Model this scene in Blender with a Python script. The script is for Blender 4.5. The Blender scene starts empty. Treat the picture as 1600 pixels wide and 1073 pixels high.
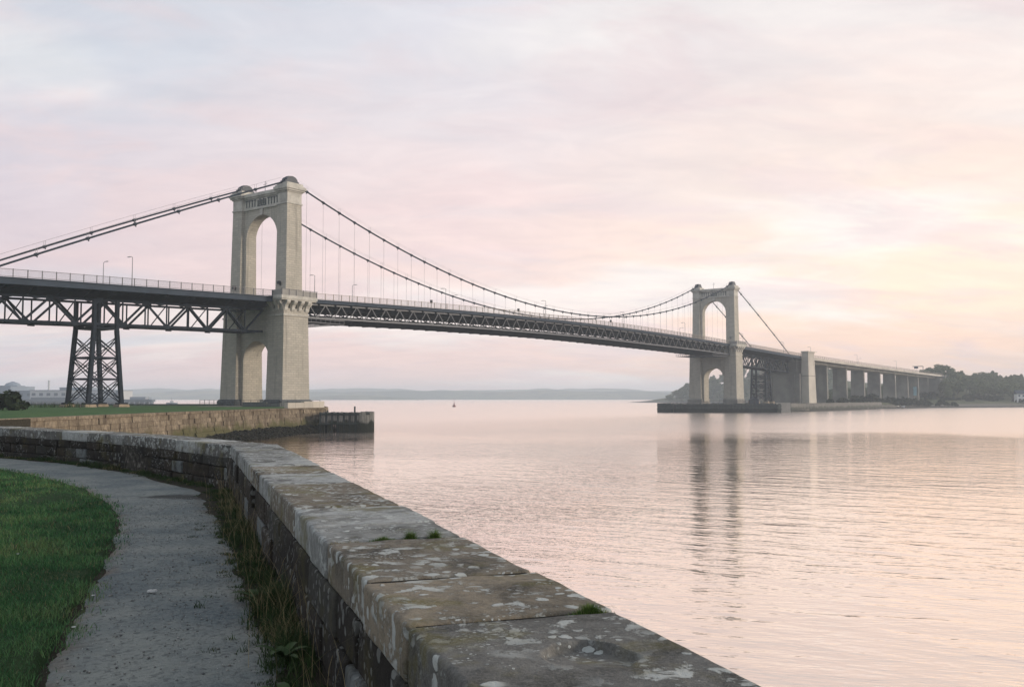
import bpy, math, random
import numpy as np
from mathutils import Vector, Matrix, noise

R = math.radians
rng = random.Random(7)
nrg = np.random.default_rng(11)
scene = bpy.context.scene
COL = scene.collection

# ------------------------------------------------------------------ camera, world, sun
EYE = 5.5                                   # metres above the water
cam_d = bpy.data.cameras.new("camera")
cam = bpy.data.objects.new("camera", cam_d)
COL.objects.link(cam)
cam.location = (0, 0, EYE)
cam.rotation_euler = (R(90) + math.atan(85 / 1480), 0, 0)
cam_d.sensor_width = 36
cam_d.lens = 36 * 1480 / 1600
cam_d.clip_start = 0.05
cam_d.clip_end = 20000
scene.camera = cam

SUN_AZ, SUN_EL = 92.0, 12.0                  # degrees clockwise from +Y, degrees up
GLOW_AZ = 34.0                              # where the cloud deck is brightest

class NT:
    """small node-tree writer"""
    def __init__(s, tree):
        s.t = tree; s.n = tree.nodes; s.l = tree.links
    def add(s, typ, ins=None, **kw):
        n = s.n.new(typ)
        for k, v in kw.items():
            setattr(n, k, v)
        for k, v in (ins or {}).items():
            s.set(n, k, v)
        return n
    def set(s, n, k, v):
        if isinstance(v, bpy.types.Node):
            v = v.outputs[0]
        if isinstance(v, bpy.types.NodeSocket):
            s.l.new(v, n.inputs[k])
        else:
            n.inputs[k].default_value = v
    def math(s, op, a, b=None, c=None, clamp=False):
        n = s.add('ShaderNodeMath', operation=op, use_clamp=clamp)
        s.set(n, 0, a)
        if b is not None: s.set(n, 1, b)
        if c is not None: s.set(n, 2, c)
        return n.outputs[0]
    def vmath(s, op, a, b=None):
        n = s.add('ShaderNodeVectorMath', operation=op)
        s.set(n, 0, a)
        if b is not None: s.set(n, 1, b)
        return n.outputs['Value'] if op in ('DOT_PRODUCT', 'LENGTH') else n.outputs[0]
    def ramp(s, fac, stops, interp='LINEAR'):
        n = s.add('ShaderNodeValToRGB')
        n.color_ramp.interpolation = interp
        els = n.color_ramp.elements
        while len(els) < len(stops): els.new(0.5)
        for e, (p, c) in zip(els, stops):
            e.position = p
            e.color = c if len(c) == 4 else (*c, 1)
        s.set(n, 0, fac)
        return n.outputs[0]
    def mix(s, fac, a, b, blend='MIX'):
        n = s.add('ShaderNodeMix', data_type='RGBA', blend_type=blend)
        s.set(n, 0, fac)
        for i, v in ((6, a), (7, b)):
            if isinstance(v, (tuple, list)) and len(v) == 3: v = (*v, 1)
            s.set(n, i, v)
        return n.outputs[2]
    def maprange(s, v, a, b, c=0.0, d=1.0, smooth=True):
        n = s.add('ShaderNodeMapRange')
        n.interpolation_type = 'SMOOTHSTEP' if smooth else 'LINEAR'
        n.clamp = True if not smooth else n.clamp
        for k, x in zip((0, 1, 2, 3, 4), (v, a, b, c, d)): s.set(n, k, x)
        return n.outputs[0]
    def noise(s, vec, scale, detail=3, rough=0.5, dim='3D', dist=0.0):
        n = s.add('ShaderNodeTexNoise', noise_dimensions=dim)
        if vec is not None: s.set(n, 'Vector', vec)
        s.set(n, 'Scale', scale); s.set(n, 'Detail', detail); s.set(n, 'Roughness', rough)
        s.set(n, 'Distortion', dist)
        return n.outputs[0]
    def mapping(s, vec, scale=(1, 1, 1), rot=(0, 0, 0), loc=(0, 0, 0)):
        n = s.add('ShaderNodeMapping')
        s.set(n, 'Vector', vec); s.set(n, 'Scale', scale); s.set(n, 'Rotation', rot); s.set(n, 'Location', loc)
        return n.outputs[0]

def srgb(r, g, b):
    f = lambda c: (c / 255) / 12.92 if c / 255 <= 0.04045 else ((c / 255 + 0.055) / 1.055) ** 2.4
    return (f(r), f(g), f(b))

world = bpy.data.worlds.new("World")
scene.world = world
world.use_nodes = True
w = NT(world.node_tree)
w.n.clear()
tc = w.add('ShaderNodeTexCoord')
D = tc.outputs['Generated']
sep = w.add('ShaderNodeSeparateXYZ', {0: D})
ez = sep.outputs[2]
el = w.math('ARCSINE', ez)                                 # elevation in radians
elc = w.math('MAXIMUM', el, 0.0)
hlen = w.math('SQRT', w.math('MAXIMUM', w.math('SUBTRACT', 1.0, w.math('MULTIPLY', ez, ez)), 1e-4))
cosaz = w.math('DIVIDE', w.vmath('DOT_PRODUCT', D, (math.sin(R(GLOW_AZ)), math.cos(R(GLOW_AZ)), 0)), hlen)
# low clouds as a flat sheet seen in perspective
den = w.math('ADD', elc, 0.24)
px_ = w.math('DIVIDE', sep.outputs[0], den); py_ = w.math('DIVIDE', sep.outputs[1], den)
sheet = w.add('ShaderNodeCombineXYZ', {0: px_, 1: py_, 2: 0.0}).outputs[0]
sheet = w.mapping(sheet, scale=(0.8, 1.5, 1), rot=(0, 0, R(-18)), loc=(2.3, 0.7, 0))
n1 = w.noise(sheet, 0.9, 5, 0.52, dist=0.35)
n2 = w.noise(w.mapping(sheet, loc=(5.2, 1.3, 0)), 2.2, 6, 0.56, dist=0.5)
n3 = w.noise(w.mapping(sheet, scale=(0.8, 1.0, 1), rot=(0, 0, R(25)), loc=(1.2, 9.3, 0)), 1.1, 5, 0.55, dist=0.4)
e01 = w.math('DIVIDE', elc, R(90))
cool = w.ramp(e01, [(0.0, srgb(232, 207, 209)), (0.05, srgb(231, 209, 211)), (0.11, srgb(219, 208, 216)), (0.18, srgb(212, 211, 221)), (0.27, srgb(200, 211, 221)), (0.42, srgb(166, 184, 202)), (1.0, srgb(118, 146, 174))])
mid = w.ramp(e01, [(0.0, srgb(244, 214, 206)), (0.06, srgb(245, 219, 211)), (0.12, srgb(241, 220, 216)), (0.2, srgb(239, 228, 230)), (0.28, srgb(226, 223, 231)), (0.42, srgb(172, 186, 203)), (1.0, srgb(120, 147, 174))])
warm = w.ramp(e01, [(0.0, srgb(249, 215, 197)), (0.035, srgb(253, 220, 199)), (0.075, srgb(255, 233, 210)), (0.13, srgb(250, 230, 216)), (0.2, srgb(243, 226, 221)), (0.27, srgb(236, 223, 224)), (0.42, srgb(178, 188, 202)), (1.0, srgb(122, 148, 174))])
f1 = w.maprange(cosaz, math.cos(R(68)), math.cos(R(26)))
f2 = w.maprange(cosaz, math.cos(R(36)), math.cos(R(5)))
base = w.mix(f1, cool, mid)
base = w.mix(f2, base, warm)
back = w.maprange(cosaz, math.cos(R(75)), math.cos(R(140)))
base = w.mix(w.math('MULTIPLY', back, 0.8), base, (*srgb(158, 180, 202), 1))
# pale break in the clouds / pinker bands / bluish holes
c_light = w.maprange(n1, 0.48, 0.62)
base = w.mix(w.math('MULTIPLY', c_light, 0.7), base, (*srgb(250, 243, 238), 1))
c_pink = w.maprange(n2, 0.46, 0.62)
base = w.mix(w.math('MULTIPLY', c_pink, 0.5), base, (*srgb(236, 214, 214), 1))
c_blue = w.maprange(n3, 0.47, 0.62)
cool_side = w.maprange(cosaz, math.cos(R(20)), math.cos(R(66)))
base = w.mix(w.math('MULTIPLY', w.math('MULTIPLY', c_blue, w.math('ADD', 0.30, w.math('MULTIPLY', cool_side, 0.7))), 0.55), base, (*srgb(194, 207, 219), 1))
n4 = w.noise(w.mapping(sheet, loc=(8, 2, 0)), 5.0, 7, 0.62, dist=0.6)
base = w.mix(1.0, base, w.ramp(n4, [(0.3, (0.925, 0.93, 0.945)), (0.7, (1.05, 1.045, 1.035))]), 'MULTIPLY')
sky = w.add('ShaderNodeTexSky', sky_type='NISHITA', sun_disc=False, sun_elevation=R(SUN_EL), sun_rotation=R(SUN_AZ), air_density=1.0, dust_density=2.0)
bg_sky = w.add('ShaderNodeBackground', {0: sky.outputs[0], 1: 0.08})
glow = w.math('MULTIPLY', w.maprange(cosaz, math.cos(R(58)), math.cos(R(4))), w.math('MULTIPLY', w.maprange(elc, R(0.0), R(5)), w.maprange(elc, R(19), R(7))))
bg_cl = w.add('ShaderNodeBackground', {0: base, 1: w.math('ADD', 1.03, w.math('MULTIPLY', glow, 0.12))})
mx = w.add('ShaderNodeMixShader', {0: 0.985, 1: bg_sky.outputs[0], 2: bg_cl.outputs[0]})
wo = w.add('ShaderNodeOutputWorld', {'Surface': mx.outputs[0]})

sun_d = bpy.data.lights.new("sun", 'SUN')
sun_d.energy = 2.4
sun_d.angle = R(14)
sun_d.color = (1.0, 0.85, 0.70)
sun = bpy.data.objects.new("sun", sun_d)
COL.objects.link(sun)
sdir = Vector((math.sin(R(SUN_AZ)) * math.cos(R(SUN_EL)), math.cos(R(SUN_AZ)) * math.cos(R(SUN_EL)), math.sin(R(SUN_EL))))
sun.rotation_euler = sdir.to_track_quat('Z', 'Y').to_euler()

vs = scene.view_settings
vs.view_transform = 'Standard'; vs.look = 'None'; vs.exposure = 0.09; vs.gamma = 1.0; vs.use_curve_mapping = False
scene.cycles.max_bounces = 6
scene.cycles.volume_bounces = 1
scene.cycles.transparent_max_bounces = 6
scene.cycles.caustics_reflective = False
scene.cycles.caustics_refractive = False

# ------------------------------------------------------------------ helpers
def tag(o, label=None, cat=None, group=None, kind=None):
    for k, v in (('label', label), ('category', cat), ('group', group), ('kind', kind)):
        if v: o[k] = v
    return o

def empty(name, loc=(0, 0, 0), rz=0.0, parent=None):
    o = bpy.data.objects.new(name, None)
    o.empty_display_size = 0.5
    o.location = loc; o.rotation_euler = (0, 0, rz)
    COL.objects.link(o)
    if parent: o.parent = parent
    return o

def link(name, me, mat=None, parent=None, loc=None, rz=None):
    o = bpy.data.objects.new(name, me)
    COL.objects.link(o)
    if mat and not me.materials: me.materials.append(mat)
    if parent: o.parent = parent
    if loc is not None: o.location = loc
    if rz is not None: o.rotation_euler = (0, 0, rz)
    return o

def np_mesh(name, V, F, smooth=False, uv=True, tint=None):
    """V (n,3) array, F list/array of equal-length faces or list of tuples"""
    me = bpy.data.meshes.new(name)
    V = np.asarray(V, dtype=np.float32).reshape(-1, 3)
    if isinstance(F, np.ndarray):
        k = F.shape[1]; m = F.shape[0]
        me.vertices.add(len(V)); me.vertices.foreach_set('co', V.ravel())
        me.loops.add(m * k); me.loops.foreach_set('vertex_index', F.astype(np.int32).ravel())
        me.polygons.add(m); me.polygons.foreach_set('loop_start', np.arange(0, m * k, k, dtype=np.int32))
        me.polygons.foreach_set('loop_total', np.full(m, k, dtype=np.int32))
        me.update(calc_edges=True)
    else:
        me.from_pydata([tuple(v) for v in V], [], [tuple(f) for f in F])
        me.update()
    if smooth:
        me.polygons.foreach_set('use_smooth', np.ones(len(me.polygons), dtype=bool))
    if uv: box_uv(me)
    if tint is not None:
        a = me.attributes.new('tint', 'FLOAT', 'POINT')
        a.data.foreach_set('value', np.asarray(tint, dtype=np.float32))
    return me

def box_uv(me):
    n = len(me.loops)
    if n == 0: return
    co = np.empty(len(me.vertices) * 3, dtype=np.float32); me.vertices.foreach_get('co', co); co = co.reshape(-1, 3)
    vi = np.empty(n, dtype=np.int32); me.loops.foreach_get('vertex_index', vi)
    m = len(me.polygons)
    nr = np.empty(m * 3, dtype=np.float32); me.polygons.foreach_get('normal', nr); nr = np.abs(nr.reshape(-1, 3))
    lt = np.empty(m, dtype=np.int32); me.polygons.foreach_get('loop_total', lt)
    ax = np.argmax(nr + np.array([0, 0, 1e-4]), axis=1)
    ax = np.repeat(ax, lt)
    p = co[vi]
    uv = np.where((ax == 0)[:, None], p[:, [1, 2]], np.where((ax == 1)[:, None], p[:, [0, 2]], p[:, [0, 1]]))
    l = me.uv_layers.new(name='UVMap')
    l.data.foreach_set('uv', uv.astype(np.float32).ravel())

class MB:
    def __init__(s): s.v = []; s.f = []
    def poly(s, pts, faces):
        b = len(s.v); s.v += [tuple(p) for p in pts]
        s.f += [tuple(i + b for i in f) for f in faces]
        return s
    def box(s, x0, x1, y0, y1, z0, z1):
        return s.hexa([(x0, y0, z0), (x1, y0, z0), (x1, y1, z0), (x0, y1, z0), (x0, y0, z1), (x1, y0, z1), (x1, y1, z1), (x0, y1, z1)])
    def hexa(s, p):
        return s.poly(p, [(0, 3, 2, 1), (4, 5, 6, 7), (0, 1, 5, 4), (1, 2, 6, 5), (2, 3, 7, 6), (3, 0, 4, 7)])
    def frustum(s, x0, x1, y0, y1, z0, X0, X1, Y0, Y1, z1):
        return s.hexa([(x0, y0, z0), (x1, y0, z0), (x1, y1, z0), (x0, y1, z0), (X0, Y0, z1), (X1, Y0, z1), (X1, Y1, z1), (X0, Y1, z1)])
    def beam(s, p, q, a, b, up=(0, 0, 1)):
        p = Vector(p); q = Vector(q); d = (q - p).normalized(); u = Vector(up)
        if abs(d.dot(u)) > 0.98: u = Vector((1, 0, 0))
        sx = d.cross(u).normalized() * a / 2; sy = sx.cross(d).normalized() * b / 2
        return s.hexa([p - sx - sy, p + sx - sy, p + sx + sy, p - sx + sy, q - sx - sy, q + sx - sy, q + sx + sy, q - sx + sy])
    def tube(s, pts, r, n=8, caps=True):
        b = len(s.v); pts = [Vector(p) for p in pts]; k = len(pts)
        rr = r if isinstance(r, (list, tuple)) else [r] * k
        for i, p in enumerate(pts):
            d = (pts[min(i + 1, k - 1)] - pts[max(i - 1, 0)]).normalized()
            u = Vector((0, 0, 1)) if abs(d.z) < 0.95 else Vector((1, 0, 0))
            sx = d.cross(u).normalized(); sy = sx.cross(d).normalized()
            for j in range(n):
                a = 2 * math.pi * j / n
                s.v.append(tuple(p + (sx * math.cos(a) + sy * math.sin(a)) * rr[i]))
        for i in range(k - 1):
            for j in range(n):
                j2 = (j + 1) % n
                s.f.append((b + i * n + j, b + i * n + j2, b + (i + 1) * n + j2, b + (i + 1) * n + j))
        if caps:
            s.f.append(tuple(b + j for j in range(n))[::-1]); s.f.append(tuple(b + (k - 1) * n + j for j in range(n)))
        return s
    def prism(s, prof, axis, a0, a1):
        """profile points (p,q) extruded along axis from a0 to a1"""
        n = len(prof)
        def P(p, q, a):
            return {0: (a, p, q), 1: (p, a, q), 2: (p, q, a)}[axis]
        pts = [P(p, q, a0) for p, q in prof] + [P(p, q, a1) for p, q in prof]
        return s.poly(pts, [tuple(range(n))[::-1], tuple(range(n, 2 * n))] + [(i, (i + 1) % n, n + (i + 1) % n, n + i) for i in range(n)])
    def mesh(s, name, smooth=False):
        me = bpy.data.meshes.new(name)
        me.from_pydata(s.v, [], s.f); me.update()
        if smooth: me.polygons.foreach_set('use_smooth', np.ones(len(me.polygons), dtype=bool))
        import bmesh
        bm = bmesh.new(); bm.from_mesh(me); bmesh.ops.recalc_face_normals(bm, faces=bm.faces); bm.to_mesh(me); bm.free()
        box_uv(me)
        return me
    def build(s, name, mat, parent=None, smooth=False, **kw):
        return link(name, s.mesh(name, smooth), mat, parent, **kw)

def pchip(xs, ys):
    xs = np.array(xs, float); ys = np.array(ys, float)
    m = np.gradient(ys, xs)
    def f(x):
        i = int(min(max(np.searchsorted(xs, x) - 1, 0), len(xs) - 2))
        h = xs[i + 1] - xs[i]; t = (x - xs[i]) / h
        if t < 0: return float(ys[0] + m[0] * (x - xs[0]))
        if t > 1: return float(ys[-1] + m[-1] * (x - xs[-1]))
        return float((2 * t**3 - 3 * t * t + 1) * ys[i] + (t**3 - 2 * t * t + t) * h * m[i] + (-2 * t**3 + 3 * t * t) * ys[i + 1] + (t**3 - t * t) * h * m[i + 1])
    return f

# ------------------------------------------------------------------ materials
MATS = {}
def new_mat(name):
    m = bpy.data.materials.new(name); m.use_nodes = True
    t = NT(m.node_tree); t.n.clear()
    out = t.add('ShaderNodeOutputMaterial')
    bs = t.add('ShaderNodeBsdfPrincipled')
    t.l.new(bs.outputs[0], out.inputs[0])
    t.bs = bs; t.out = out
    MATS[name] = m
    return m, t

def bump(t, h, dist, strength=1.0):
    n = t.add('ShaderNodeBump', {'Height': h, 'Distance': dist, 'Strength': strength})
    t.set(t.bs, 'Normal', n.outputs[0])
    return n

def simple(name, col, rough=0.7, var=0.25, scale=3.0, metallic=0.0, bumpd=0.0, streak=0.0):
    m, t = new_mat(name)
    tcn = t.add('ShaderNodeTexCoord').outputs['Object']
    n = t.noise(tcn, scale, 4, 0.6)
    c = t.mix(t.maprange(n, 0.3, 0.7), tuple(x * (1 - var) for x in col), tuple(min(1, x * (1 + var)) for x in col))
    if streak:
        n2 = t.noise(t.mapping(tcn, scale=(1, 1, 0.12)), scale * 1.5, 3, 0.6)
        c = t.mix(t.math('MULTIPLY', t.maprange(n2, 0.5, 0.7), streak), c, tuple(x * 0.45 for x in col))
    t.set(t.bs, 'Base Color', c); t.set(t.bs, 'Roughness', rough); t.set(t.bs, 'Metallic', metallic)
    if bumpd: bump(t, n, bumpd)
    return m

def ashlar(name, c1, c2, mortar, bw, bh, mort, var_scale=0.15, stain=0.5, bd=0.03, algae=None):
    """coursed stone: UV in metres"""
    m, t = new_mat(name)
    tcn = t.add('ShaderNodeTexCoord')
    uv = tcn.outputs['UV']; ob = tcn.outputs['Object']
    br = t.add('ShaderNodeTexBrick', {'Vector': uv, 'Color1': (*c1, 1), 'Color2': (*c2, 1), 'Mortar': (*mortar, 1), 'Scale': 1.0, 'Mortar Size': mort, 'Mortar Smooth': 0.3, 'Brick Width': bw, 'Row Height': bh, 'Bias': 0.0})
    n1 = t.noise(ob, 3.0, 5, 0.65); n2 = t.noise(ob, var_scale, 4, 0.6)
    c = t.mix(t.maprange(n1, 0.25, 0.75, 0.0, 0.35), br.outputs[0], tuple(x * 0.7 for x in c1))
    c = t.mix(t.maprange(n2, 0.35, 0.7, 0.0, 0.4), c, tuple(x * 0.78 for x in c2))
    st = t.noise(t.mapping(ob, scale=(1, 1, 0.07)), 1.1, 4, 0.65)
    c = t.mix(t.maprange(st, 0.52, 0.72, 0.0, stain), c, tuple(x * 0.5 for x in c1))
    if algae:
        z = t.add('ShaderNodeSeparateXYZ', {0: t.add('ShaderNodeNewGeometry').outputs['Position']}).outputs[2]
        zz = t.math('ADD', z, t.maprange(t.noise(ob, 0.5, 4, 0.6), 0.3, 0.7, -0.7, 0.7, smooth=False))
        c = t.mix(t.maprange(zz, algae[0] + 0.5, algae[0] - 0.4), c, algae[1])
        c = t.mix(t.maprange(zz, algae[2] + 0.2, algae[2] - 0.3), c, algae[3])
    t.set(t.bs, 'Base Color', c); t.set(t.bs, 'Roughness', 0.9)
    h = t.math('ADD', t.math('MULTIPLY', br.outputs['Fac'], -1.0), t.math('MULTIPLY', n1, 0.6))
    bump(t, h, bd)
    return m

M_tower = ashlar('pale_ashlar', (0.56, 0.52, 0.43), (0.45, 0.42, 0.35), (0.24, 0.235, 0.21), 1.25, 0.46, 0.024, stain=0.75)
M_trim = simple('pale_stone_trim', (0.50, 0.48, 0.42), 0.9, 0.18, 0.8, bumpd=0.02, streak=0.35)
M_plinth = ashlar('dark_granite_plinth', (0.13, 0.145, 0.14), (0.10, 0.115, 0.115), (0.05, 0.05, 0.05), 1.3, 0.5, 0.03)
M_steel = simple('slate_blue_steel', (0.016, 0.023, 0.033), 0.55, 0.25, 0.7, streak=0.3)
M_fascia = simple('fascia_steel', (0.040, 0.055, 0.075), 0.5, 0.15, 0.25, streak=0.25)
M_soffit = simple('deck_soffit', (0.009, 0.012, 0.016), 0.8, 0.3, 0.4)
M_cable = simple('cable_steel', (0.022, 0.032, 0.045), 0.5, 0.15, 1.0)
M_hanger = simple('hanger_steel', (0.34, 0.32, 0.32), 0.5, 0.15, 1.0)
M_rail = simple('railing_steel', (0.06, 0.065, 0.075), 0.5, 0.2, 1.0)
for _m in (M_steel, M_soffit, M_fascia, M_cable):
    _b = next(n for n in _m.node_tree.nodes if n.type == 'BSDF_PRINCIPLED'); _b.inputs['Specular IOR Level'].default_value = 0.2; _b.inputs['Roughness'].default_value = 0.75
M_asphalt = simple('asphalt', (0.05, 0.05, 0.052), 0.9, 0.2, 0.5)
M_saddle = simple('saddle_housing', (0.035, 0.045, 0.055), 0.6, 0.2, 1.0)
M_conc = simple('pale_concrete', (0.50, 0.46, 0.39), 0.85, 0.15, 0.12, bumpd=0.02, streak=0.4)
M_conc_d = simple('weathered_concrete', (0.22, 0.21, 0.185), 0.9, 0.25, 0.12, bumpd=0.02, streak=0.5)
M_lampw = simple('lamp_head_grey', (0.25, 0.25, 0.25), 0.4, 0.1, 1.0)
M_white = simple('white_paint', (0.7, 0.7, 0.68), 0.5, 0.05, 1.0)
M_red = simple('dull_red_paint', (0.16, 0.03, 0.03), 0.6, 0.1, 1.0)
M_dark = simple('near_black', (0.02, 0.022, 0.024), 0.7, 0.2, 1.0)
M_blue = simple('pale_blue_sheet', (0.25, 0.45, 0.52), 0.7, 0.15, 0.5)

def timber(name, dry, wet, zsplit):
    m, t = new_mat(name)
    ob = t.add('ShaderNodeTexCoord').outputs['Object']
    pos = t.add('ShaderNodeNewGeometry').outputs['Position']
    rnd = t.add('ShaderNodeObjectInfo').outputs['Random']
    z = t.add('ShaderNodeSeparateXYZ', {0: pos}).outputs[2]
    g = t.noise(t.mapping(pos, scale=(6, 6, 0.5)), 2.0, 4, 0.6)
    c = t.mix(t.maprange(g, 0.3, 0.7), tuple(x * 0.6 for x in dry), tuple(x * 1.25 for x in dry))
    c = t.mix(t.math('MULTIPLY', rnd, 0.55), c, tuple(x * 0.35 for x in dry))
    zz = t.math('ADD', z, t.maprange(t.noise(pos, 0.8, 3, 0.6), 0.3, 0.7, -0.35, 0.35, smooth=False))
    c = t.mix(t.maprange(zz, zsplit + 0.25, zsplit - 0.25), c, wet)
    t.set(t.bs, 'Base Color', c); t.set(t.bs, 'Roughness', 0.85)
    bump(t, g, 0.02)
    return m
M_timber = timber('weathered_timber', (0.27, 0.265, 0.24), (0.03, 0.034, 0.026), 1.8)
M_timber_d = timber('dark_fender_timber', (0.085, 0.10, 0.095), (0.03, 0.038, 0.034), 1.4)

def leafmat(name, a, b):
    m, t = new_mat(name)
    at = t.add('ShaderNodeAttribute', attribute_name='tint').outputs['Fac']
    rnd = t.add('ShaderNodeObjectInfo').outputs['Random']
    c = t.mix(at, a, b)
    c = t.mix(t.math('MULTIPLY', rnd, 0.45), c, tuple((x + y) * 0.33 for x, y in zip(a, b)))
    t.set(t.bs, 'Base Color', c); t.set(t.bs, 'Roughness', 0.75)
    return m
M_leaf = leafmat('broadleaf_foliage', (0.060, 0.085, 0.042), (0.17, 0.19, 0.085))
M_leafd = leafmat('dark_foliage', (0.012, 0.022, 0.012), (0.035, 0.05, 0.022))
M_bark = simple('bark', (0.07, 0.055, 0.04), 0.9, 0.3, 2.0)

# ------------------------------------------------------------------ water
def water_material():
    m, t = new_mat('estuary_water')
    pos = t.add('ShaderNodeNewGeometry').outputs['Position']
    p2 = t.mapping(pos, rot=(0, 0, R(34)))
    p3 = t.mapping(pos, rot=(0, 0, R(12)))
    calm = t.noise(t.mapping(pos, scale=(0.012, 0.03, 1), loc=(3.1, 1.4, 0)), 1.0, 4, 0.55)
    calm = t.maprange(calm, 0.38, 0.64, 0.36, 0.84)
    big = t.noise(t.mapping(p2, scale=(0.30, 0.80, 1)), 1.0, 2, 0.5, dist=0.3)
    medm = t.noise(t.mapping(p3, scale=(0.95, 2.4, 1), loc=(4, 7, 0)), 1.0, 2, 0.55, dist=0.5)
    fine = t.noise(t.mapping(p3, scale=(3.0, 6.5, 1)), 1.0, 2, 0.5, dist=0.3)
    h = t.math('ADD', t.math('MULTIPLY', big, 0.10), t.math('MULTIPLY', medm, 0.032))
    h = t.math('ADD', h, t.math('MULTIPLY', fine, 0.010))
    h = t.math('MULTIPLY', h, calm)
    b = t.add('ShaderNodeBump', {'Height': h, 'Distance': 1.0, 'Strength': 1.0})
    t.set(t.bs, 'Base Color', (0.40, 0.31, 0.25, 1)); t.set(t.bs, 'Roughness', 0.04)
    t.set(t.bs, 'IOR', 1.33); t.set(t.bs, 'Normal', b.outputs[0])
    wy_ = t.math('ADD', t.add('ShaderNodeSeparateXYZ', {0: pos}).outputs[1], t.maprange(t.noise(t.mapping(pos, scale=(0.02, 0.012, 1)), 1.0, 4, 0.6), 0.3, 0.7, -26, 26, smooth=False))
    ruf = t.maprange(wy_, 92, 160)
    rgh = t.math('ADD', t.math('MULTIPLY', ruf, 0.22), 0.012)
    gl = t.add('ShaderNodeBsdfGlossy', {'Color': (0.99, 0.895, 0.82, 1), 'Roughness': rgh, 'Normal': b.outputs[0]})  # peach of the reflected sky put into the gloss colour
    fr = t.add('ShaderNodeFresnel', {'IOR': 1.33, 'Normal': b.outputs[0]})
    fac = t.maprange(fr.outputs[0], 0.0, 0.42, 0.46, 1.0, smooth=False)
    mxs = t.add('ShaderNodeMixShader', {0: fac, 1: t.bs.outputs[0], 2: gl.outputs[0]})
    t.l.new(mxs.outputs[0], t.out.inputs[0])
    return m
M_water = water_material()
def grid_sheet(name, xs, ys, zf, mat, kind='structure', smooth=True):
    X, Y = np.meshgrid(xs, ys)
    Z = zf(X, Y)
    V = np.stack([X, Y, Z], -1).reshape(-1, 3)
    nx, ny = len(xs), len(ys)
    i = np.arange((ny - 1) * (nx - 1)); r = i // (nx - 1); c = i % (nx - 1)
    a = r * nx + c
    F = np.stack([a, a + 1, a + nx + 1, a + nx], 1)
    o = link(name, np_mesh(name, V, F, smooth), mat)
    if kind: o['kind'] = kind
    return o
wx = np.array([-5000, -2000, -800, -300, -100, 0, 100, 300, 800, 2000, 5000.])
wy = np.array([-250, 0, 60, 150, 300, 600, 1200, 2500, 4000, 5000.])
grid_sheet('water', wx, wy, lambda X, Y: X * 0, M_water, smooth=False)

# ------------------------------------------------------------------ haze
hz = MB().box(-5100, 5100, -300, 5100, -3.0, 62.0).build('haze', None)
hm = bpy.data.materials.new('haze_air'); hm.use_nodes = True
ht = NT(hm.node_tree); ht.n.clear()
ho = ht.add('ShaderNodeOutputMaterial')
hv = ht.add('ShaderNodeVolumePrincipled', {'Color': (0.84, 0.93, 1.0, 1), 'Density': 0.00034, 'Anisotropy': 0.25})
ht.l.new(hv.outputs[0], ho.inputs['Volume'])
hz.data.materials.append(hm)
hz['kind'] = 'stuff'; hz['label'] = 'thin pale morning haze lying over the estuary'

# ------------------------------------------------------------------ near ground
GZ = 3.9
W1D = Vector((-0.327, 0.945))                                   # direction of the near parapet
W1O = Vector((0.515, 1.0))                                      # point on its inner edge
KINK = (-5.05, 17.1)
WALL2 = [KINK, (-8.6, 21.5), (-11.4, 24.3), (-14.6, 27.0), (-24.0, 34.0), (-37.9, 43.0)]
WT = 0.83                                                       # wall thickness

def wall_x(y):                                                  # inner face of the near wall
    return W1O.x + (y - W1O.y) * (W1D.x / W1D.y)
PATH_L = [(-2.0, 0.0), (-2.15, 2.0), (-2.35, 4.0), (-2.56, 5.35), (-2.92, 6.37), (-3.38, 7.79), (-4.13, 10.05), (-4.99, 12.37), (-5.98, 14.4), (-7.41, 16.7), (-10.0, 19.9), (-12.6, 22.3), (-16.5, 25.2), (-24.5, 31.0)]
PATH_R = [(0.35, 0.0), (-0.25, 2.0), (-0.85, 4.0), (-1.33, 5.35), (-1.72, 6.5), (-2.25, 7.9), (-3.05, 10.2), (-3.95, 12.6), (-4.75, 14.6), (-5.55, 16.7), (-8.3, 20.7), (-11.0, 23.6), (-14.9, 26.6), (-24.0, 33.3)]

def soil_material():
    m, t = new_mat('dark_soil')
    pos = t.add('ShaderNodeNewGeometry').outputs['Position']
    n = t.noise(pos, 6, 6, 0.7); n2 = t.noise(pos, 45, 4, 0.7)
    c = t.ramp(n, [(0.3, (0.022, 0.022, 0.015)), (0.55, (0.045, 0.04, 0.028)), (0.75, (0.07, 0.058, 0.04))])
    t.set(t.bs, 'Base Color', c); t.set(t.bs, 'Roughness', 1.0)
    bump(t, t.math('ADD', n, n2), 0.02)
    return m
M_soil = soil_material()

def turf_material(name='mown_turf', k=1.0):
    m, t = new_mat(name)
    pos = t.add('ShaderNodeNewGeometry').outputs['Position']
    n = t.noise(pos, 0.35, 5, 0.65); n2 = t.noise(pos, 9, 5, 0.75)
    c = t.mix(t.maprange(n, 0.3, 0.7), tuple(x * k for x in (0.045, 0.105, 0.035)), tuple(x * k for x in (0.085, 0.150, 0.050)))
    c = t.mix(t.maprange(n2, 0.4, 0.75, 0, 0.5), c, (0.025, 0.05, 0.02))
    t.set(t.bs, 'Base Color', c); t.set(t.bs, 'Roughness', 0.95)
    bump(t, n2, 0.05)
    return m
M_turf = turf_material()
M_turf_near = turf_material('turf_thatch', 0.42)

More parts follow.
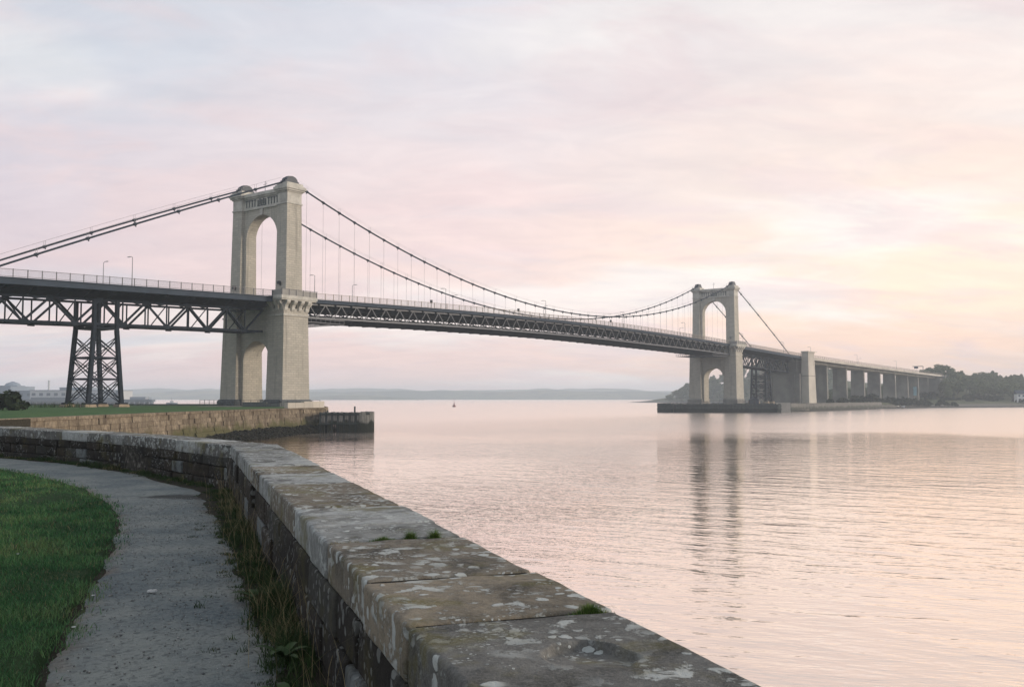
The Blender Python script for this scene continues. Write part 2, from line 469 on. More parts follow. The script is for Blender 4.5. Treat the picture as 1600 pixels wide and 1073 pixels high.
def path_material():
    m, t = new_mat('gritty_path')
    pos = t.add('ShaderNodeNewGeometry').outputs['Position']
    n = t.noise(pos, 1.1, 7, 0.68)
    g = t.noise(pos, 30, 5, 0.8)
    vo = t.add('ShaderNodeTexVoronoi', {'Vector': pos, 'Scale': 70.0, 'Randomness': 1.0})
    vo2 = t.add('ShaderNodeTexVoronoi', {'Vector': pos, 'Scale': 28.0, 'Randomness': 1.0})
    c = t.mix(t.maprange(n, 0.3, 0.7), (0.120, 0.148, 0.153), (0.265, 0.280, 0.250))
    c = t.mix(t.maprange(vo.outputs['Color'], 0.45, 0.9, 0, 0.5), c, (0.25, 0.26, 0.25))
    c = t.mix(t.maprange(g, 0.5, 0.72, 0, 0.45), c, (0.055, 0.062, 0.065))
    c = t.mix(t.maprange(vo2.outputs['Color'], 0.55, 0.95, 0, 0.5), c, (0.06, 0.068, 0.072))
    # darker damp stain near the wall corner
    d = t.vmath('LENGTH', t.vmath('MULTIPLY', t.vmath('SUBTRACT', pos, (-5.35, 15.6, 3.9)), (0.9, 1.9, 1)))
    d = t.math('ADD', d, t.maprange(n, 0.3, 0.7, -0.35, 0.35, smooth=False))
    c = t.mix(t.maprange(d, 1.0, 0.45, 0, 0.75), c, (0.03, 0.028, 0.026))
    # paler trodden dust along the lawn edge comes from the 'edge' attribute
    ed = t.add('ShaderNodeAttribute', attribute_name='edge').outputs['Fac']
    edn = t.math('MULTIPLY', ed, t.maprange(t.noise(pos, 3.0, 4, 0.7), 0.4, 0.6))
    c = t.mix(t.math('MULTIPLY', edn, 0.75), c, (0.22, 0.165, 0.12))
    t.set(t.bs, 'Base Color', c); t.set(t.bs, 'Roughness', 0.9)
    h = t.math('ADD', t.math('MULTIPLY', vo.outputs['Distance'], -0.5), t.math('ADD', g, t.math('MULTIPLY', vo2.outputs['Distance'], -0.6)))
    bump(t, h, 0.014)
    return m
M_path = path_material()

def interp_line(pts, y):
    ys = [p[1] for p in pts]; xs = [p[0] for p in pts]
    return np.interp(y, ys, xs)

def fbm(x, y, s, seed=0.0, o=4):
    return noise.fractal(Vector((x * s + seed, y * s - seed, seed)), 1.0, 2.0, o)

# soil under everything near: follows the walls
def near_ground():
    poly = [(5.0, -12)] + [(wall_x(y) + 0.4, y) for y in (-12, 5, 16.9)] + [(p[0] - 0.1, p[1] + 0.35) for p in WALL2[1:]]
    poly = [(wall_x(-12) + 0.4, -12), (wall_x(16.9) + 0.35, 17.2)] + [(p[0] + 0.2, p[1] + 0.25) for p in WALL2[1:]] + [(-38.0, 62), (-38.0, 75), (-260, 75), (-260, -12)]
    n = len(poly)
    V = [(x, y, GZ - 0.035) for x, y in poly] + [(x, y, -1.5) for x, y in poly]
    F = [tuple(range(n))] + [(i, i + n, (i + 1) % n + n, (i + 1) % n) for i in range(n)]
    me = np_mesh('ground', V, F)
    o = link('ground', me, M_soil); o['kind'] = 'structure'
near_ground()

def path_sheet():
    rows = np.concatenate([np.arange(0.0, 9, 0.045), np.arange(9, 18, 0.09), np.arange(18, 31.5, 0.25)])
    nc = 60
    V = []; E = []
    for y in rows:
        xl = interp_line(PATH_L, y) - 0.12 + 0.10 * fbm(0, y, 1.3, 3.0)
        xr = interp_line(PATH_R, y) + 0.12 + 0.10 * fbm(5, y, 1.3, 8.0)
        for j in range(nc):
            s = j / (nc - 1); x = xl + (xr - xl) * s
            z = GZ - 0.012 + 0.012 * fbm(x, y, 0.9, 1.0) + 0.006 * fbm(x, y, 7, 2.0, 3) - 0.045 * (abs(s - 0.5) * 2) ** 10
            V.append((x, y, z)); E.append(max(0, 1 - s / 0.16) + 0.6 * max(0, 1 - (1 - s) / 0.2))
    nr = len(rows)
    i = np.arange((nr - 1) * (nc - 1)); r = i // (nc - 1); c = i % (nc - 1); a = r * nc + c
    me = np_mesh('path', V, np.stack([a, a + 1, a + nc + 1, a + nc], 1), True)
    at = me.attributes.new('edge', 'FLOAT', 'POINT'); at.data.foreach_set('value', np.array(E, dtype=np.float32))
    o = link('path', me, M_path); o['kind'] = 'structure'
path_sheet()

def lawn_sheet():
    rows = np.concatenate([np.arange(-2.0, 24, 0.3), np.arange(24, 62, 2.0)])
    V = []; nc = 44
    for y in rows:
        xr = interp_line(PATH_L, min(y, 31)) + (-(y - 31) * 1.5 if y > 31 else 0)
        xr += 0.07 * fbm(2, y, 1.7, 5.0) - 0.10
        wdt = 60
        for j in range(nc):
            s = (j / (nc - 1)) ** 2; x = xr - wdt * s
            z = GZ + (0.03 if j else -0.04) + 0.03 * fbm(x, y, 0.45, 6.0)
            V.append((x, y, z))
    nr = len(rows)
    i = np.arange((nr - 1) * (nc - 1)); r = i // (nc - 1); c = i % (nc - 1); a = r * nc + c
    o = link('lawn', np_mesh('lawn', V, np.stack([a, a + nc, a + nc + 1, a + 1], 1), True), M_turf_near); o['kind'] = 'structure'
lawn_sheet()

# ---- grass blades (numpy) -------------------------------------------------
def grassmat(name, stops):
    m, t = new_mat(name)
    at = t.add('ShaderNodeAttribute', attribute_name='tint').outputs['Fac']
    c = t.ramp(at, stops)
    t.set(t.bs, 'Base Color', c); t.set(t.bs, 'Roughness', 0.6)
    return m
M_blade = grassmat('grass_blades', [(0.0, (0.018, 0.062, 0.024)), (0.4, (0.055, 0.160, 0.058)), (0.8, (0.13, 0.235, 0.085)), (0.9, (0.14, 0.16, 0.07)), (1.0, (0.22, 0.19, 0.10))])
M_weed = grassmat('weed_blades', [(0.0, (0.018, 0.036, 0.012)), (0.45, (0.045, 0.080, 0.025)), (0.6, (0.085, 0.095, 0.04)), (0.8, (0.20, 0.165, 0.085)), (1.0, (0.30, 0.245, 0.14))])

def blades(name, P, h, wd, lean, mat, tint, segs=2, kind='stuff', parent=None):
    n = len(P); P = np.asarray(P)
    yaw = nrg.uniform(0, 2 * np.pi, n); ld = nrg.uniform(0, 2 * np.pi, n)
    sx = np.stack([np.cos(yaw), np.sin(yaw), 0 * yaw], 1) * (wd / 2)[:, None]
    L = np.stack([np.cos(ld), np.sin(ld), 0 * ld], 1) * (lean * h)[:, None]
    up = np.array([0, 0, 1.0])
    rows = []
    for k in range(segs + 1):
        s = k / segs
        c = P + up * (h * (s - 0.25 * s * s * lean.clip(0, 1.5)))[:, None] + L * (s * s)
        ww = 1 - s * 0.85
        if k < segs: rows += [c - sx * ww, c + sx * ww]
        else: rows += [c]
    V = np.stack(rows, 1)                       # n, 2*segs+1, 3
    m = V.shape[1]; base = (np.arange(n) * m)[:, None]
    tris = []
    for k in range(segs - 1):
        a = 2 * k
        tris += [[a, a + 1, a + 3], [a, a + 3, a + 2]]
    a = 2 * (segs - 1); tris += [[a, a + 1, a + 2]]
    F = (base[:, :, None] + np.array(tris)[None]).reshape(-1, 3)
    T = np.repeat(tint, m)
    me = np_mesh(name, V.reshape(-1, 3), F, uv=False, tint=T)
    o = link(name, me, mat, parent)
    if kind: o['kind'] = kind
    return o

def lawn_blades():
    Ps = []; Hs = []; Ws = []
    bands = [(4.2, 6.5, 5200, 0.045, 0.0042), (6.5, 9.5, 3000, 0.05, 0.0055), (9.5, 14, 1300, 0.055, 0.008), (14, 23, 520, 0.06, 0.013)]
    for y0, y1, dens, hh, ww in bands:
        xl = -0.58 * y1 - 0.4; xr = -2.3
        n = int(dens * (y1 - y0) * (xr - xl))
        x = nrg.uniform(xl, xr, n); y = nrg.uniform(y0, y1, n)
        edge = interp_line(PATH_L, y) + 0.03 + 0.10 * np.sin(y * 3.1) * np.sin(y * 1.3) + nrg.normal(0, 0.05, n)
        thin = nrg.random(n) < np.clip((edge - x) / 0.35 + 0.12 + 0.3 * np.sin(y * 9) * np.sin(y * 4.1), 0.08, 1)
        k = (x < edge) & (x > -0.56 * y - 0.3) & thin
        x, y = x[k], y[k]
        Ps.append(np.stack([x, y, np.full(len(x), GZ + 0.012)], 1))
        Hs.append(hh * nrg.uniform(0.5, 1.25, len(x))); Ws.append(np.full(len(x), ww) * nrg.uniform(0.7, 1.3, len(x)))
    P = np.concatenate(Ps); h = np.concatenate(Hs); wd = np.concatenate(Ws)
    # clumpiness: taller, darker patches
    cl = np.array([fbm(p[0], p[1], 1.1, 4.0, 3) for p in P[::1]]) if len(P) < 60000 else None
    if cl is None:
        gx = np.linspace(-16, -1, 150); gy = np.linspace(3, 24, 200)
        G = np.array([[fbm(a, b, 1.3, 4.0, 4) for a in gx] for b in gy])
        ix = np.clip(((P[:, 0] + 16) / 15 * 149).astype(int), 0, 149); iy = np.clip(((P[:, 1] - 3) / 21 * 199).astype(int), 0, 199)
        cl = G[iy, ix]
    h = h * (1 + 0.55 * cl)
    P[:, 2] += 0.02
    tint = np.clip(0.44 + 0.65 * cl + nrg.normal(0, 0.14, len(P)), 0, 0.86)
    dry = nrg.random(len(P)) < 0.05 + 0.25 * np.clip(-cl - .1, 0, 1)
    tint[dry] = nrg.uniform(0.88, 1.0, dry.sum())
    o = blades('lawn_grass', P, h, wd, nrg.uniform(0.2, 1.1, len(P)), M_blade, tint)
    o['label'] = 'short mown green grass of the lawn beside the curved path'
lawn_blades()

def weeds():
    Ps = []; Hs = []; T = []; L = []; W = []
    def strip(xf, y0, y1, step, dens, hmax, side, tan):
        y = y0
        while y < y1:
            x0, yy = xf(y)
            clump = 0.5 + 0.9 * fbm(3, y, 0.9, 2.0, 3)
            cn = rng.randint(16, 34)
            hh = hmax * max(0.25, min(1.25, clump)) * rng.uniform(0.6, 1.1)
            istan = rng.random() < tan
            for _ in range(dens):
                off = abs(rng.gauss(0, 0.21)) * 1.0
                cx = x0 - side * off; cy = yy + rng.uniform(-step, step)
                hfac = max(0.25, 1 - off * 1.8)
                for __ in range(cn):
                    Ps.append((cx + rng.gauss(0, 0.03), cy + rng.gauss(0, 0.03), GZ - 0.02))
                    Hs.append(hh * hfac * rng.uniform(0.45, 1.1)); L.append(rng.uniform(0.15, 1.0))
                    T.append(min(1, max(0, rng.gauss(0.75 if (istan and rng.random() < 0.6) else 0.28, 0.16))))
                    W.append(rng.uniform(0.0035, 0.0075) * (1 + yy * 0.03))
            y += step
    strip(lambda y: (wall_x(y) - 0.05, y), 2.6, 16.8, 0.13, 7, 0.28, 1, 0.2)
    def w2(y):
        return (np.interp(y, [p[1] for p in WALL2], [p[0] for p in WALL2]) - 0.05, y - 0.10)
    strip(w2, 17.5, 34.0, 0.14, 5, 0.26, 0.9, 0.25)
    o = blades('wall_foot_weeds', np.array(Ps), np.array(Hs), np.array(W), np.array(L), M_weed, np.array(T), segs=3)
    o['label'] = 'rough grass and weeds along the foot of the wall'
    # tall seed stalks
    Ps = []; Hs = []; T = []; L = []; W = []
    for _ in range(170):
        y = rng.uniform(3.5, 16.5)
        Ps.append((wall_x(y) - abs(rng.gauss(0.08, 0.13)) - 0.02, y, GZ)); Hs.append(rng.uniform(0.35, 0.68)); T.append(rng.uniform(0.75, 1)); L.append(rng.uniform(0.15, 0.8)); W.append(0.0045)
    o = blades('dry_seed_stalks', np.array(Ps), np.array(Hs), np.array(W), np.array(L), M_weed, np.array(T), segs=4)
    o['label'] = 'dry straw coloured seed stalks leaning against the dark wall'
weeds()

def pebbles():
    n = 9000
    y = nrg.uniform(0, 1, n) ** 0.8 * 11 + 4.4
    xl = interp_line(PATH_L, y); xr = interp_line(PATH_R, y)
    s = nrg.beta(0.8, 0.8, n)
    x = xl + (xr - xl) * s + nrg.normal(0, 0.05, n)
    r = nrg.gamma(2.0, 0.0017, n).clip(0.0012, 0.013)
    oc = np.array([[1, 0, 0], [-1, 0, 0], [0, 1, 0], [0, -1, 0], [0, 0, 0.7], [0, 0, -0.7]])
    fc = np.array([[0, 2, 4], [2, 1, 4], [1, 3, 4], [3, 0, 4], [2, 0, 5], [1, 2, 5], [3, 1, 5], [0, 3, 5]])
    V = oc[None] * r[:, None, None] * nrg.uniform(0.6, 1.4, (n, 6, 1))
    V = V + np.stack([x, y, np.full(n, GZ - 0.008)], 1)[:, None, :]
    F = (np.arange(n) * 6)[:, None, None] + fc[None]
    t = np.repeat(nrg.random(n), 6)
    m, tt = new_mat('path_pebble')
    at = tt.add('ShaderNodeAttribute', attribute_name='tint').outputs['Fac']
    tt.set(tt.bs, 'Base Color', tt.ramp(at, [(0, (0.09, 0.095, 0.095)), (0.6, (0.19, 0.19, 0.175)), (0.95, (0.3, 0.29, 0.26)), (1.0, (0.5, 0.5, 0.48))]))
    tt.set(tt.bs, 'Roughness', 0.9)
    o = link('path_gravel', np_mesh('path_gravel', V.reshape(-1, 3), F.reshape(-1, 3), uv=False, tint=t), m)
    o['kind'] = 'stuff'; o['label'] = 'loose grit and small stones on the path'
pebbles()

# ------------------------------------------------------------------ stone blocks
def axis_grid(h, r, n):
    inner = np.linspace(-(h - r), h - r, max(2, n))
    return np.concatenate([[-h, -h + r * 0.35], inner, [h - r * 0.35, h]])

def rounded_block(name, quad, z0, z1, seg=(4, 3, 2), r=0.02, amp=0.006, nscale=4.0, seed=0.0, dent=None):
    """quad: four plan corners (x,y) going round; returns mesh in world metres, with a rounded edge and uneven faces"""
    c = [Vector((q[0], q[1])) for q in quad]
    lx = ((c[1] - c[0]).length + (c[2] - c[3]).length) / 2; ly = ((c[3] - c[0]).length + (c[2] - c[1]).length) / 2; lz = z1 - z0
    h = (lx / 2, ly / 2, lz / 2)
    r = min(r, min(h) * 0.8)
    g = [axis_grid(h[i], r, seg[i]) for i in range(3)]
    n = [len(a) for a in g]
    idx = {}; pts = []; F = []
    def vid(i, j, k):
        key = (i, j, k)
        if key not in idx:
            idx[key] = len(pts); pts.append((g[0][i], g[1][j], g[2][k]))
        return idx[key]
    for k in (0, n[2] - 1):
        for i in range(n[0] - 1):
            for j in range(n[1] - 1):
                q = (vid(i, j, k), vid(i + 1, j, k), vid(i + 1, j + 1, k), vid(i, j + 1, k))
                F.append(q if k else q[::-1])
    for j in (0, n[1] - 1):
        for i in range(n[0] - 1):
            for k in range(n[2] - 1):
                q = (vid(i, j, k), vid(i + 1, j, k), vid(i + 1, j, k + 1), vid(i, j, k + 1))
                F.append(q if j == 0 else q[::-1])
    for i in (0, n[0] - 1):
        for j in range(n[1] - 1):
            for k in range(n[2] - 1):
                q = (vid(i, j, k), vid(i, j + 1, k), vid(i, j + 1, k + 1), vid(i, j, k + 1))
                F.append(q[::-1] if i == 0 else q)
    P = np.array(pts); H = np.array(h)
    Q = np.clip(P, -(H - r), H - r); dlt = P - Q; ln = np.linalg.norm(dlt, axis=1)
    ok = ln > 1e-9
    N = np.zeros_like(P); N[ok] = dlt[ok] / ln[ok][:, None]
    flat = ~ok
    P2 = P.copy(); P2[ok] = Q[ok] + N[ok] * r
    out = []
    for a, p in enumerate(P2):
        u = (p[0] / lx + 0.5); v = (p[1] / ly + 0.5)
        xy = c[0] * (1 - u) * (1 - v) + c[1] * u * (1 - v) + c[2] * u * v + c[3] * (1 - u) * v
        q = Vector((xy.x, xy.y, z0 + p[2] + h[2]))
        if amp:
            d = noise.fractal(q * nscale + Vector((seed, seed * 0.7, -seed)), 1.0, 2.0, 3) * amp
            e = noise.noise_vector(q * nscale * 1.7 + Vector((seed, 1, 2))) * amp * 0.8
            nn = N[a] if ok[a] else np.array([0, 0, 1.0])
            q = q + Vector(nn) * d + e * 0.6
        if dent: q = dent(q)
        out.append(q)
    return np_mesh(name, np.array(out), F, smooth=True)

def stone_material(name, base_a, base_b, lichen=0.5, moss=0.0, dark=(0.03, 0.03, 0.026), dstr=0.6, tone=0.55, crust=0.0):
    """per-object tone from the object's colour; lichen discs, black algae, fine grain"""
    m, t = new_mat(name)
    geo = t.add('ShaderNodeNewGeometry'); pos = geo.outputs['Position']
    oi = t.add('ShaderNodeObjectInfo')
    n1 = t.noise(pos, 2.4, 6, 0.65); n2 = t.noise(pos, 14, 6, 0.72); n3 = t.noise(pos, 70, 4, 0.7)
    c = t.mix(t.maprange(n1, 0.3, 0.7), base_a, base_b)
    c = t.mix(tone, c, oi.outputs['Color'])
    c = t.mix(t.maprange(n2, 0.35, 0.7, 0, 0.45), c, tuple(x * 0.45 for x in base_a))
    blot = t.noise(pos, 1.1, 5, 0.7, dist=0.6)
    c = t.mix(t.maprange(blot, 0.47, 0.66, 0, dstr), c, dark)
    # lichen: round pale crusts
    warp = t.vmath('ADD', pos, t.vmath('MULTIPLY', t.add('ShaderNodeTexNoise', {'Vector': pos, 'Scale': 9.0, 'Detail': 3.0}).outputs['Color'], (0.09, 0.09, 0.09)))
    lf = None
    for sc, th, zone_s, z0, z1 in ((10.0, 0.42, 1.5, 0.53, 0.58), (19.0, 0.44, 1.9, 0.51, 0.57), (46.0, 0.40, 3.1, 0.54, 0.62)):
        vo = t.add('ShaderNodeTexVoronoi', {'Vector': warp, 'Scale': sc, 'Randomness': 1.0})
        disc = t.maprange(vo.outputs['Distance'], th, th - 0.07)
        pick = t.maprange(t.add('ShaderNodeSeparateColor', {0: vo.outputs['Color']}).outputs[0], 0.45, 0.55)
        zone = t.maprange(t.noise(t.mapping(pos, loc=(sc, 2, 3)), zone_s, 3, 0.6), z0, z1)
        l = t.math('MULTIPLY', t.math('MULTIPLY', disc, pick), zone)
        lf = l if lf is None else t.math('MAXIMUM', lf, l)
    if crust:
        cr = t.noise(t.mapping(pos, loc=(3, 8, 2)), 6.5, 9, 0.68, dist=0.4)
        cz = t.maprange(t.noise(t.mapping(pos, loc=(1, 4, 9)), 0.9, 3, 0.6), 0.42, 0.54)
        lf = t.math('MAXIMUM', lf, t.math('MULTIPLY', t.math('MULTIPLY', t.maprange(cr, 0.53, 0.585), cz), crust))
    lcol = t.mix(n2, (0.33, 0.36, 0.34), (0.62, 0.64, 0.60))
    c = t.mix(t.math('MULTIPLY', lf, lichen), c, lcol)
    if moss:
        mz = t.maprange(t.noise(t.mapping(pos, loc=(7, 7, 1)), 1.7, 4, 0.7), 0.52, 0.68)
        c = t.mix(t.math('MULTIPLY', mz, moss), c, (0.13, 0.115, 0.035))
    c = t.mix(t.maprange(n3, 0.4, 0.8, 0, 0.35), c, tuple(x * 1.5 for x in base_b))
    t.set(t.bs, 'Base Color', c); t.set(t.bs, 'Roughness', 0.92)
    h = t.math('ADD', t.math('MULTIPLY', n2, 0.9), t.math('ADD', t.math('MULTIPLY', n3, 0.35), t.math('MULTIPLY', lf, 0.35)))
    bump(t, h, 0.016)
    return m
M_cope = stone_material('coping_sandstone', (0.125, 0.122, 0.110), (0.235, 0.228, 0.205), lichen=0.9, moss=0.65, dark=(0.038, 0.038, 0.034), dstr=0.88, tone=0.72, crust=0.9)
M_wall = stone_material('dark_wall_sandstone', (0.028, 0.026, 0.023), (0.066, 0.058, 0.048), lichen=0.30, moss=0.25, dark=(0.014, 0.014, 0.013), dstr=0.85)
M_quay = stone_material('tawny_quay_stone', (0.24, 0.185, 0.12), (0.40, 0.31, 0.205), lichen=0.15, moss=0.1, dark=(0.11, 0.085, 0.06), dstr=0.5)
def mortar_mat():
    m, t = new_mat('lime_mortar')
    pos = t.add('ShaderNodeNewGeometry').outputs['Position']
    n = t.noise(pos, 7, 5, 0.7)
    t.set(t.bs, 'Base Color', t.ramp(n, [(0.35, (0.02, 0.019, 0.016)), (0.55, (0.07, 0.065, 0.055)), (0.7, (0.26, 0.25, 0.22))])); t.set(t.bs, 'Roughness', 1)
    bump(t, n, 0.03)
    return m
M_mortar = mortar_mat()

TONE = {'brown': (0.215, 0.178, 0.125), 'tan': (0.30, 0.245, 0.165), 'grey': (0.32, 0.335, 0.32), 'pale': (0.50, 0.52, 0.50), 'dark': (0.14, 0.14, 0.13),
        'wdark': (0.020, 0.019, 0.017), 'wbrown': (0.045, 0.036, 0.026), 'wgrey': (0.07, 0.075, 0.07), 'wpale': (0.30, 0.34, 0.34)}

M_crack = simple('black_joint_earth', (0.012, 0.011, 0.009), 1.0, 0.4, 20.0)
wall = empty('stone_wall', (0, 0, 0))
tag(wall, 'old dark sandstone parapet wall with broad lichened coping, bending along the footpath', 'wall')
CT, CB = 4.65, 4.43                                               # coping top and bottom

def wpt(s, off):                                                  # along near wall, off to the water side
    p = Vector((W1O.x, W1O.y)) + W1D * s
    nrm = Vector((W1D.y, -W1D.x))
    q = p + nrm * off
    return (q.x, q.y)
S = lambda y: (y - W1O.y) / W1D.y
joints_y = [-1.6, -0.3, 0.9, 2.35, 3.59, 4.45, 5.62, 6.31, 7.32, 9.3, 10.79, 12.0, 13.69, 15.1]
tones = ['brown', 'grey', 'brown', 'dark', 'tan', 'brown', 'grey', 'pale', 'brown', 'pale', 'tan', 'pale', 'grey', 'grey']
# joint list: stone i lies between joints_y[i] and joints_y[i+1]
def dent_fn(q):                                                   # spalled hollow in the nearest visible coping stone
    lx, ly = q.x - 0.26, q.y - 3.17
    a = R(-20); u = lx * math.cos(a) - ly * math.sin(a); v = lx * math.sin(a) + ly * math.cos(a)
    rr = math.sqrt((u / 0.155) ** 2 + (v / 0.20) ** 2) + 0.22 * noise.noise(Vector((q.x * 9, q.y * 9, 1)))
    if q.z > CT - 0.05 and rr < 1.0:
        q = q.copy(); fade = min(1.0, max(0.0, 0.55 + v * 3.2 + u * 1.6)); q.z -= 0.034 * fade * min(1.0, (1.0 - rr) * 14.0)
    return q
for i in range(len(joints_y) - 1):
    y0, y1 = joints_y[i], joints_y[i + 1]
    gp = 0.022 if y1 < 8 else 0.014
    s0, s1 = S(y0) + gp, S(y1) - gp
    jo = rng.uniform(-0.02, 0.035); ji = rng.uniform(-0.012, 0.012)
    quad = [wpt(s0, ji), wpt(s1, ji + rng.uniform(-0.006, 0.006)), wpt(s1, WT + jo), wpt(s0, WT + jo + rng.uniform(-0.01, 0.01))]
    near = 2.0 < y1 < 6.4
    if y0 == 2.35: seg = (130, 96, 5)
    elif near: seg = (40, 28, 5)
    elif y1 < 12: seg = (22, 14, 4)
    else: seg = (12, 8, 3)
    dz = rng.uniform(-0.003, 0.003) if y1 < 8 else rng.uniform(-0.014, 0.012)
    me = rounded_block('coping_stone', quad, CB, CT + dz, seg, r=0.02, amp=0.0065, nscale=3.2, seed=i * 3.7, dent=dent_fn if y0 == 2.35 else None)
    o = link('coping_stone', me, M_cope, wall); o.color = (*TONE[tones[i]], 1)
    if y0 == 2.35: o['label'] = 'nearest grey coping stone with a flaked hollow and pale lichen crusts'

for y0 in joints_y[1:-1] + [15.1]:                                # dark earth packed in the open joints
    a, b, c, d = wpt(S(y0) - .035, .03), wpt(S(y0) + .035, .03), wpt(S(y0) + .035, WT - .03), wpt(S(y0) - .035, WT - .03)
    zt = CT - (.010 if y0 < 8 else .018)
    MB().hexa([(*a, CB - .003), (*b, CB - .003), (*c, CB - .003), (*d, CB - .003), (*a, zt), (*b, zt), (*c, zt), (*d, zt)]).build('joint_soil', M_crack, wall)

def offset_poly(pts, d):
    out = []
    for i, p in enumerate(pts):
        a = Vector(pts[max(i - 1, 0)]); b = Vector(pts[min(i + 1, len(pts) - 1)])
        t_ = (b - a).normalized(); n_ = Vector((t_.y, -t_.x))
        out.append(Vector(p) + n_ * d)
    return out
# second leg of the wall, turning left
def poly_sampler(pts):
    P = [Vector(p) for p in pts]; L = [0]
    for a, b in zip(P, P[1:]): L.append(L[-1] + (b - a).length)
    def at(s):
        k = 0
        while k < len(P) - 2 and s > L[k + 1]: k += 1
        f = (s - L[k]) / (L[k + 1] - L[k])
        return P[k].lerp(P[k + 1], f)
    return at, L[-1]
in2, len2 = poly_sampler(WALL2)
def w2pt(s, off):
    a = in2(max(s - 0.6, 0.0)); b = in2(min(s + 0.6, len2)); t_ = (b - a).normalized()
    if s < 0.7: t_ = (in2(1.2) - in2(0)).normalized()
    p = in2(s) + Vector((t_.y, -t_.x)) * off
    return (p.x, p.y)
# mitred stone at the bend
kin = KINK
d2 = (Vector(WALL2[1]) - Vector(WALL2[0])).normalized(); n2v = Vector((d2.y, -d2.x)); n1v = Vector((W1D.y, -W1D.x))
mit = (n1v + n2v).normalized(); mo = Vector(kin) + mit * (WT / mit.dot(n1v))
a1 = wpt(S(15.1) + 0.008, 0.0); a2 = wpt(S(15.1) + 0.008, WT)
o = link('coping_stone', rounded_block('coping_stone', [a1, (kin[0], kin[1]), (mo.x, mo.y), a2], CB, CT, (10, 8, 3), 0.022, 0.008, 3.2, 55), M_cope, wall); o.color = (*TONE['grey'], 1)
s = 0.0; k2 = 0
tones2 = ['dark', 'pale', 'dark', 'dark', 'dark', 'grey', 'dark', 'pale', 'pale', 'dark', 'dark', 'dark', 'grey', 'dark']
while s < len2 - 2.5:
    l = rng.uniform(0.75, 1.5)
    s0, s1 = s + 0.01, s + l - 0.01
    q0o = (mo.x, mo.y) if s == 0 else w2pt(s0, WT)
    quad = [w2pt(s0, rng.uniform(-.01, .01)), w2pt(s1, rng.uniform(-.01, .01)), w2pt(s1, WT + rng.uniform(-.02, .02)), q0o]
    o = link('coping_stone', rounded_block('coping_stone', quad, CB - rng.uniform(0, .03), CT + rng.uniform(-.015, .01), (8, 6, 3) if s < 18 else (3, 2, 2), 0.02, 0.008, 3.2, 80 + k2), M_cope, wall)
    o.color = (*TONE[tones2[k2 % len(tones2)]], 1)
    s += l; k2 += 1

def wall_face(ptf, s_end, s_start, hi_detail, course_h):
    zc = CB
    for ci, chh in enumerate(course_h):
        z1 = zc - 0.006; z0 = zc - chh + 0.008
        s = s_start - rng.uniform(0, 0.4)
        while s < s_end:
            l = rng.uniform(0.4, 1.15)
            s0, s1 = max(s, s_start) + 0.008, min(s + l, s_end) - 0.008
            s += l
            if s1 - s0 < 0.1: continue
            prd = rng.uniform(-0.018, 0.022)
            quad = [ptf(s0, prd), ptf(s1, prd + rng.uniform(-.008, .008)), ptf(s1, 0.20), ptf(s0, 0.20)]
            near = hi_detail(s0)
            seg = (10, 2, 6) if near == 2 else ((6, 2, 4) if near == 1 else (3, 1, 2))
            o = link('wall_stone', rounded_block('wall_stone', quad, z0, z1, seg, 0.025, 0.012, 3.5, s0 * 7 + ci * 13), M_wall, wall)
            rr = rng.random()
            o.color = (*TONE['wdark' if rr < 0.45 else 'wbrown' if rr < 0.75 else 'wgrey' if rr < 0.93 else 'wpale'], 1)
        zc -= chh
wall_face(lambda s, o_: wpt(s, o_), S(KINK[1]) - 0.02, S(1.6), lambda s: 2 if s < 6 else 1, [0.27, 0.27, 0.14])
wall_face(lambda s, o_: w2pt(s, o_), min(len2 - 2, 26), 0.02, lambda s: 1 if s < 14 else 0, [0.19, 0.24, 0.24])
# backing of rubble and mortar behind the face stones
core = MB()
ins = [wpt(S(-1.6), 0.05)] + [wpt(S(16.6), 0.05)] + [w2pt(s, 0.05) for s in np.linspace(0.4, len2, 14)]
outs = [wpt(S(-1.6), WT - 0.05)] + [wpt(S(16.6), WT - 0.05)] + [w2pt(s, WT - 0.05) for s in np.linspace(0.4, len2, 14)]
for i in range(len(ins) - 1):
    a, b, c, d = ins[i], ins[i + 1], outs[i + 1], outs[i]
    core.hexa([(a[0], a[1], GZ - 0.2), (b[0], b[1], GZ - 0.2), (c[0], c[1], GZ - 0.2), (d[0], d[1], GZ - 0.2), (a[0], a[1], CB - 0.004), (b[0], b[1], CB - 0.004), (c[0], c[1], CB - 0.004), (d[0], d[1], CB - 0.004)])
core.build('wall_core', M_mortar, wall)
M_revet = ashlar('sea_wall_masonry', (0.12, 0.105, 0.08), (0.09, 0.08, 0.065), (0.04, 0.036, 0.03), 0.7, 0.3, 0.03, algae=(2.0, (0.07, 0.075, 0.03), 0.6, (0.02, 0.022, 0.015)))
rv = MB()
for i in range(len(ins) - 1):
    a, b, c, d = ins[i], ins[i + 1], outs[i + 1], outs[i]
    rv.hexa([(a[0], a[1], -1.5), (b[0], b[1], -1.5), (c[0] + .4, c[1] + .15, -1.5), (d[0] + .4, d[1] + .15, -1.5), (a[0], a[1], GZ - 0.2), (b[0], b[1], GZ - 0.2), (c[0], c[1], GZ - 0.2), (d[0], d[1], GZ - 0.2)])
rv.build('wall_footing', M_revet, wall)

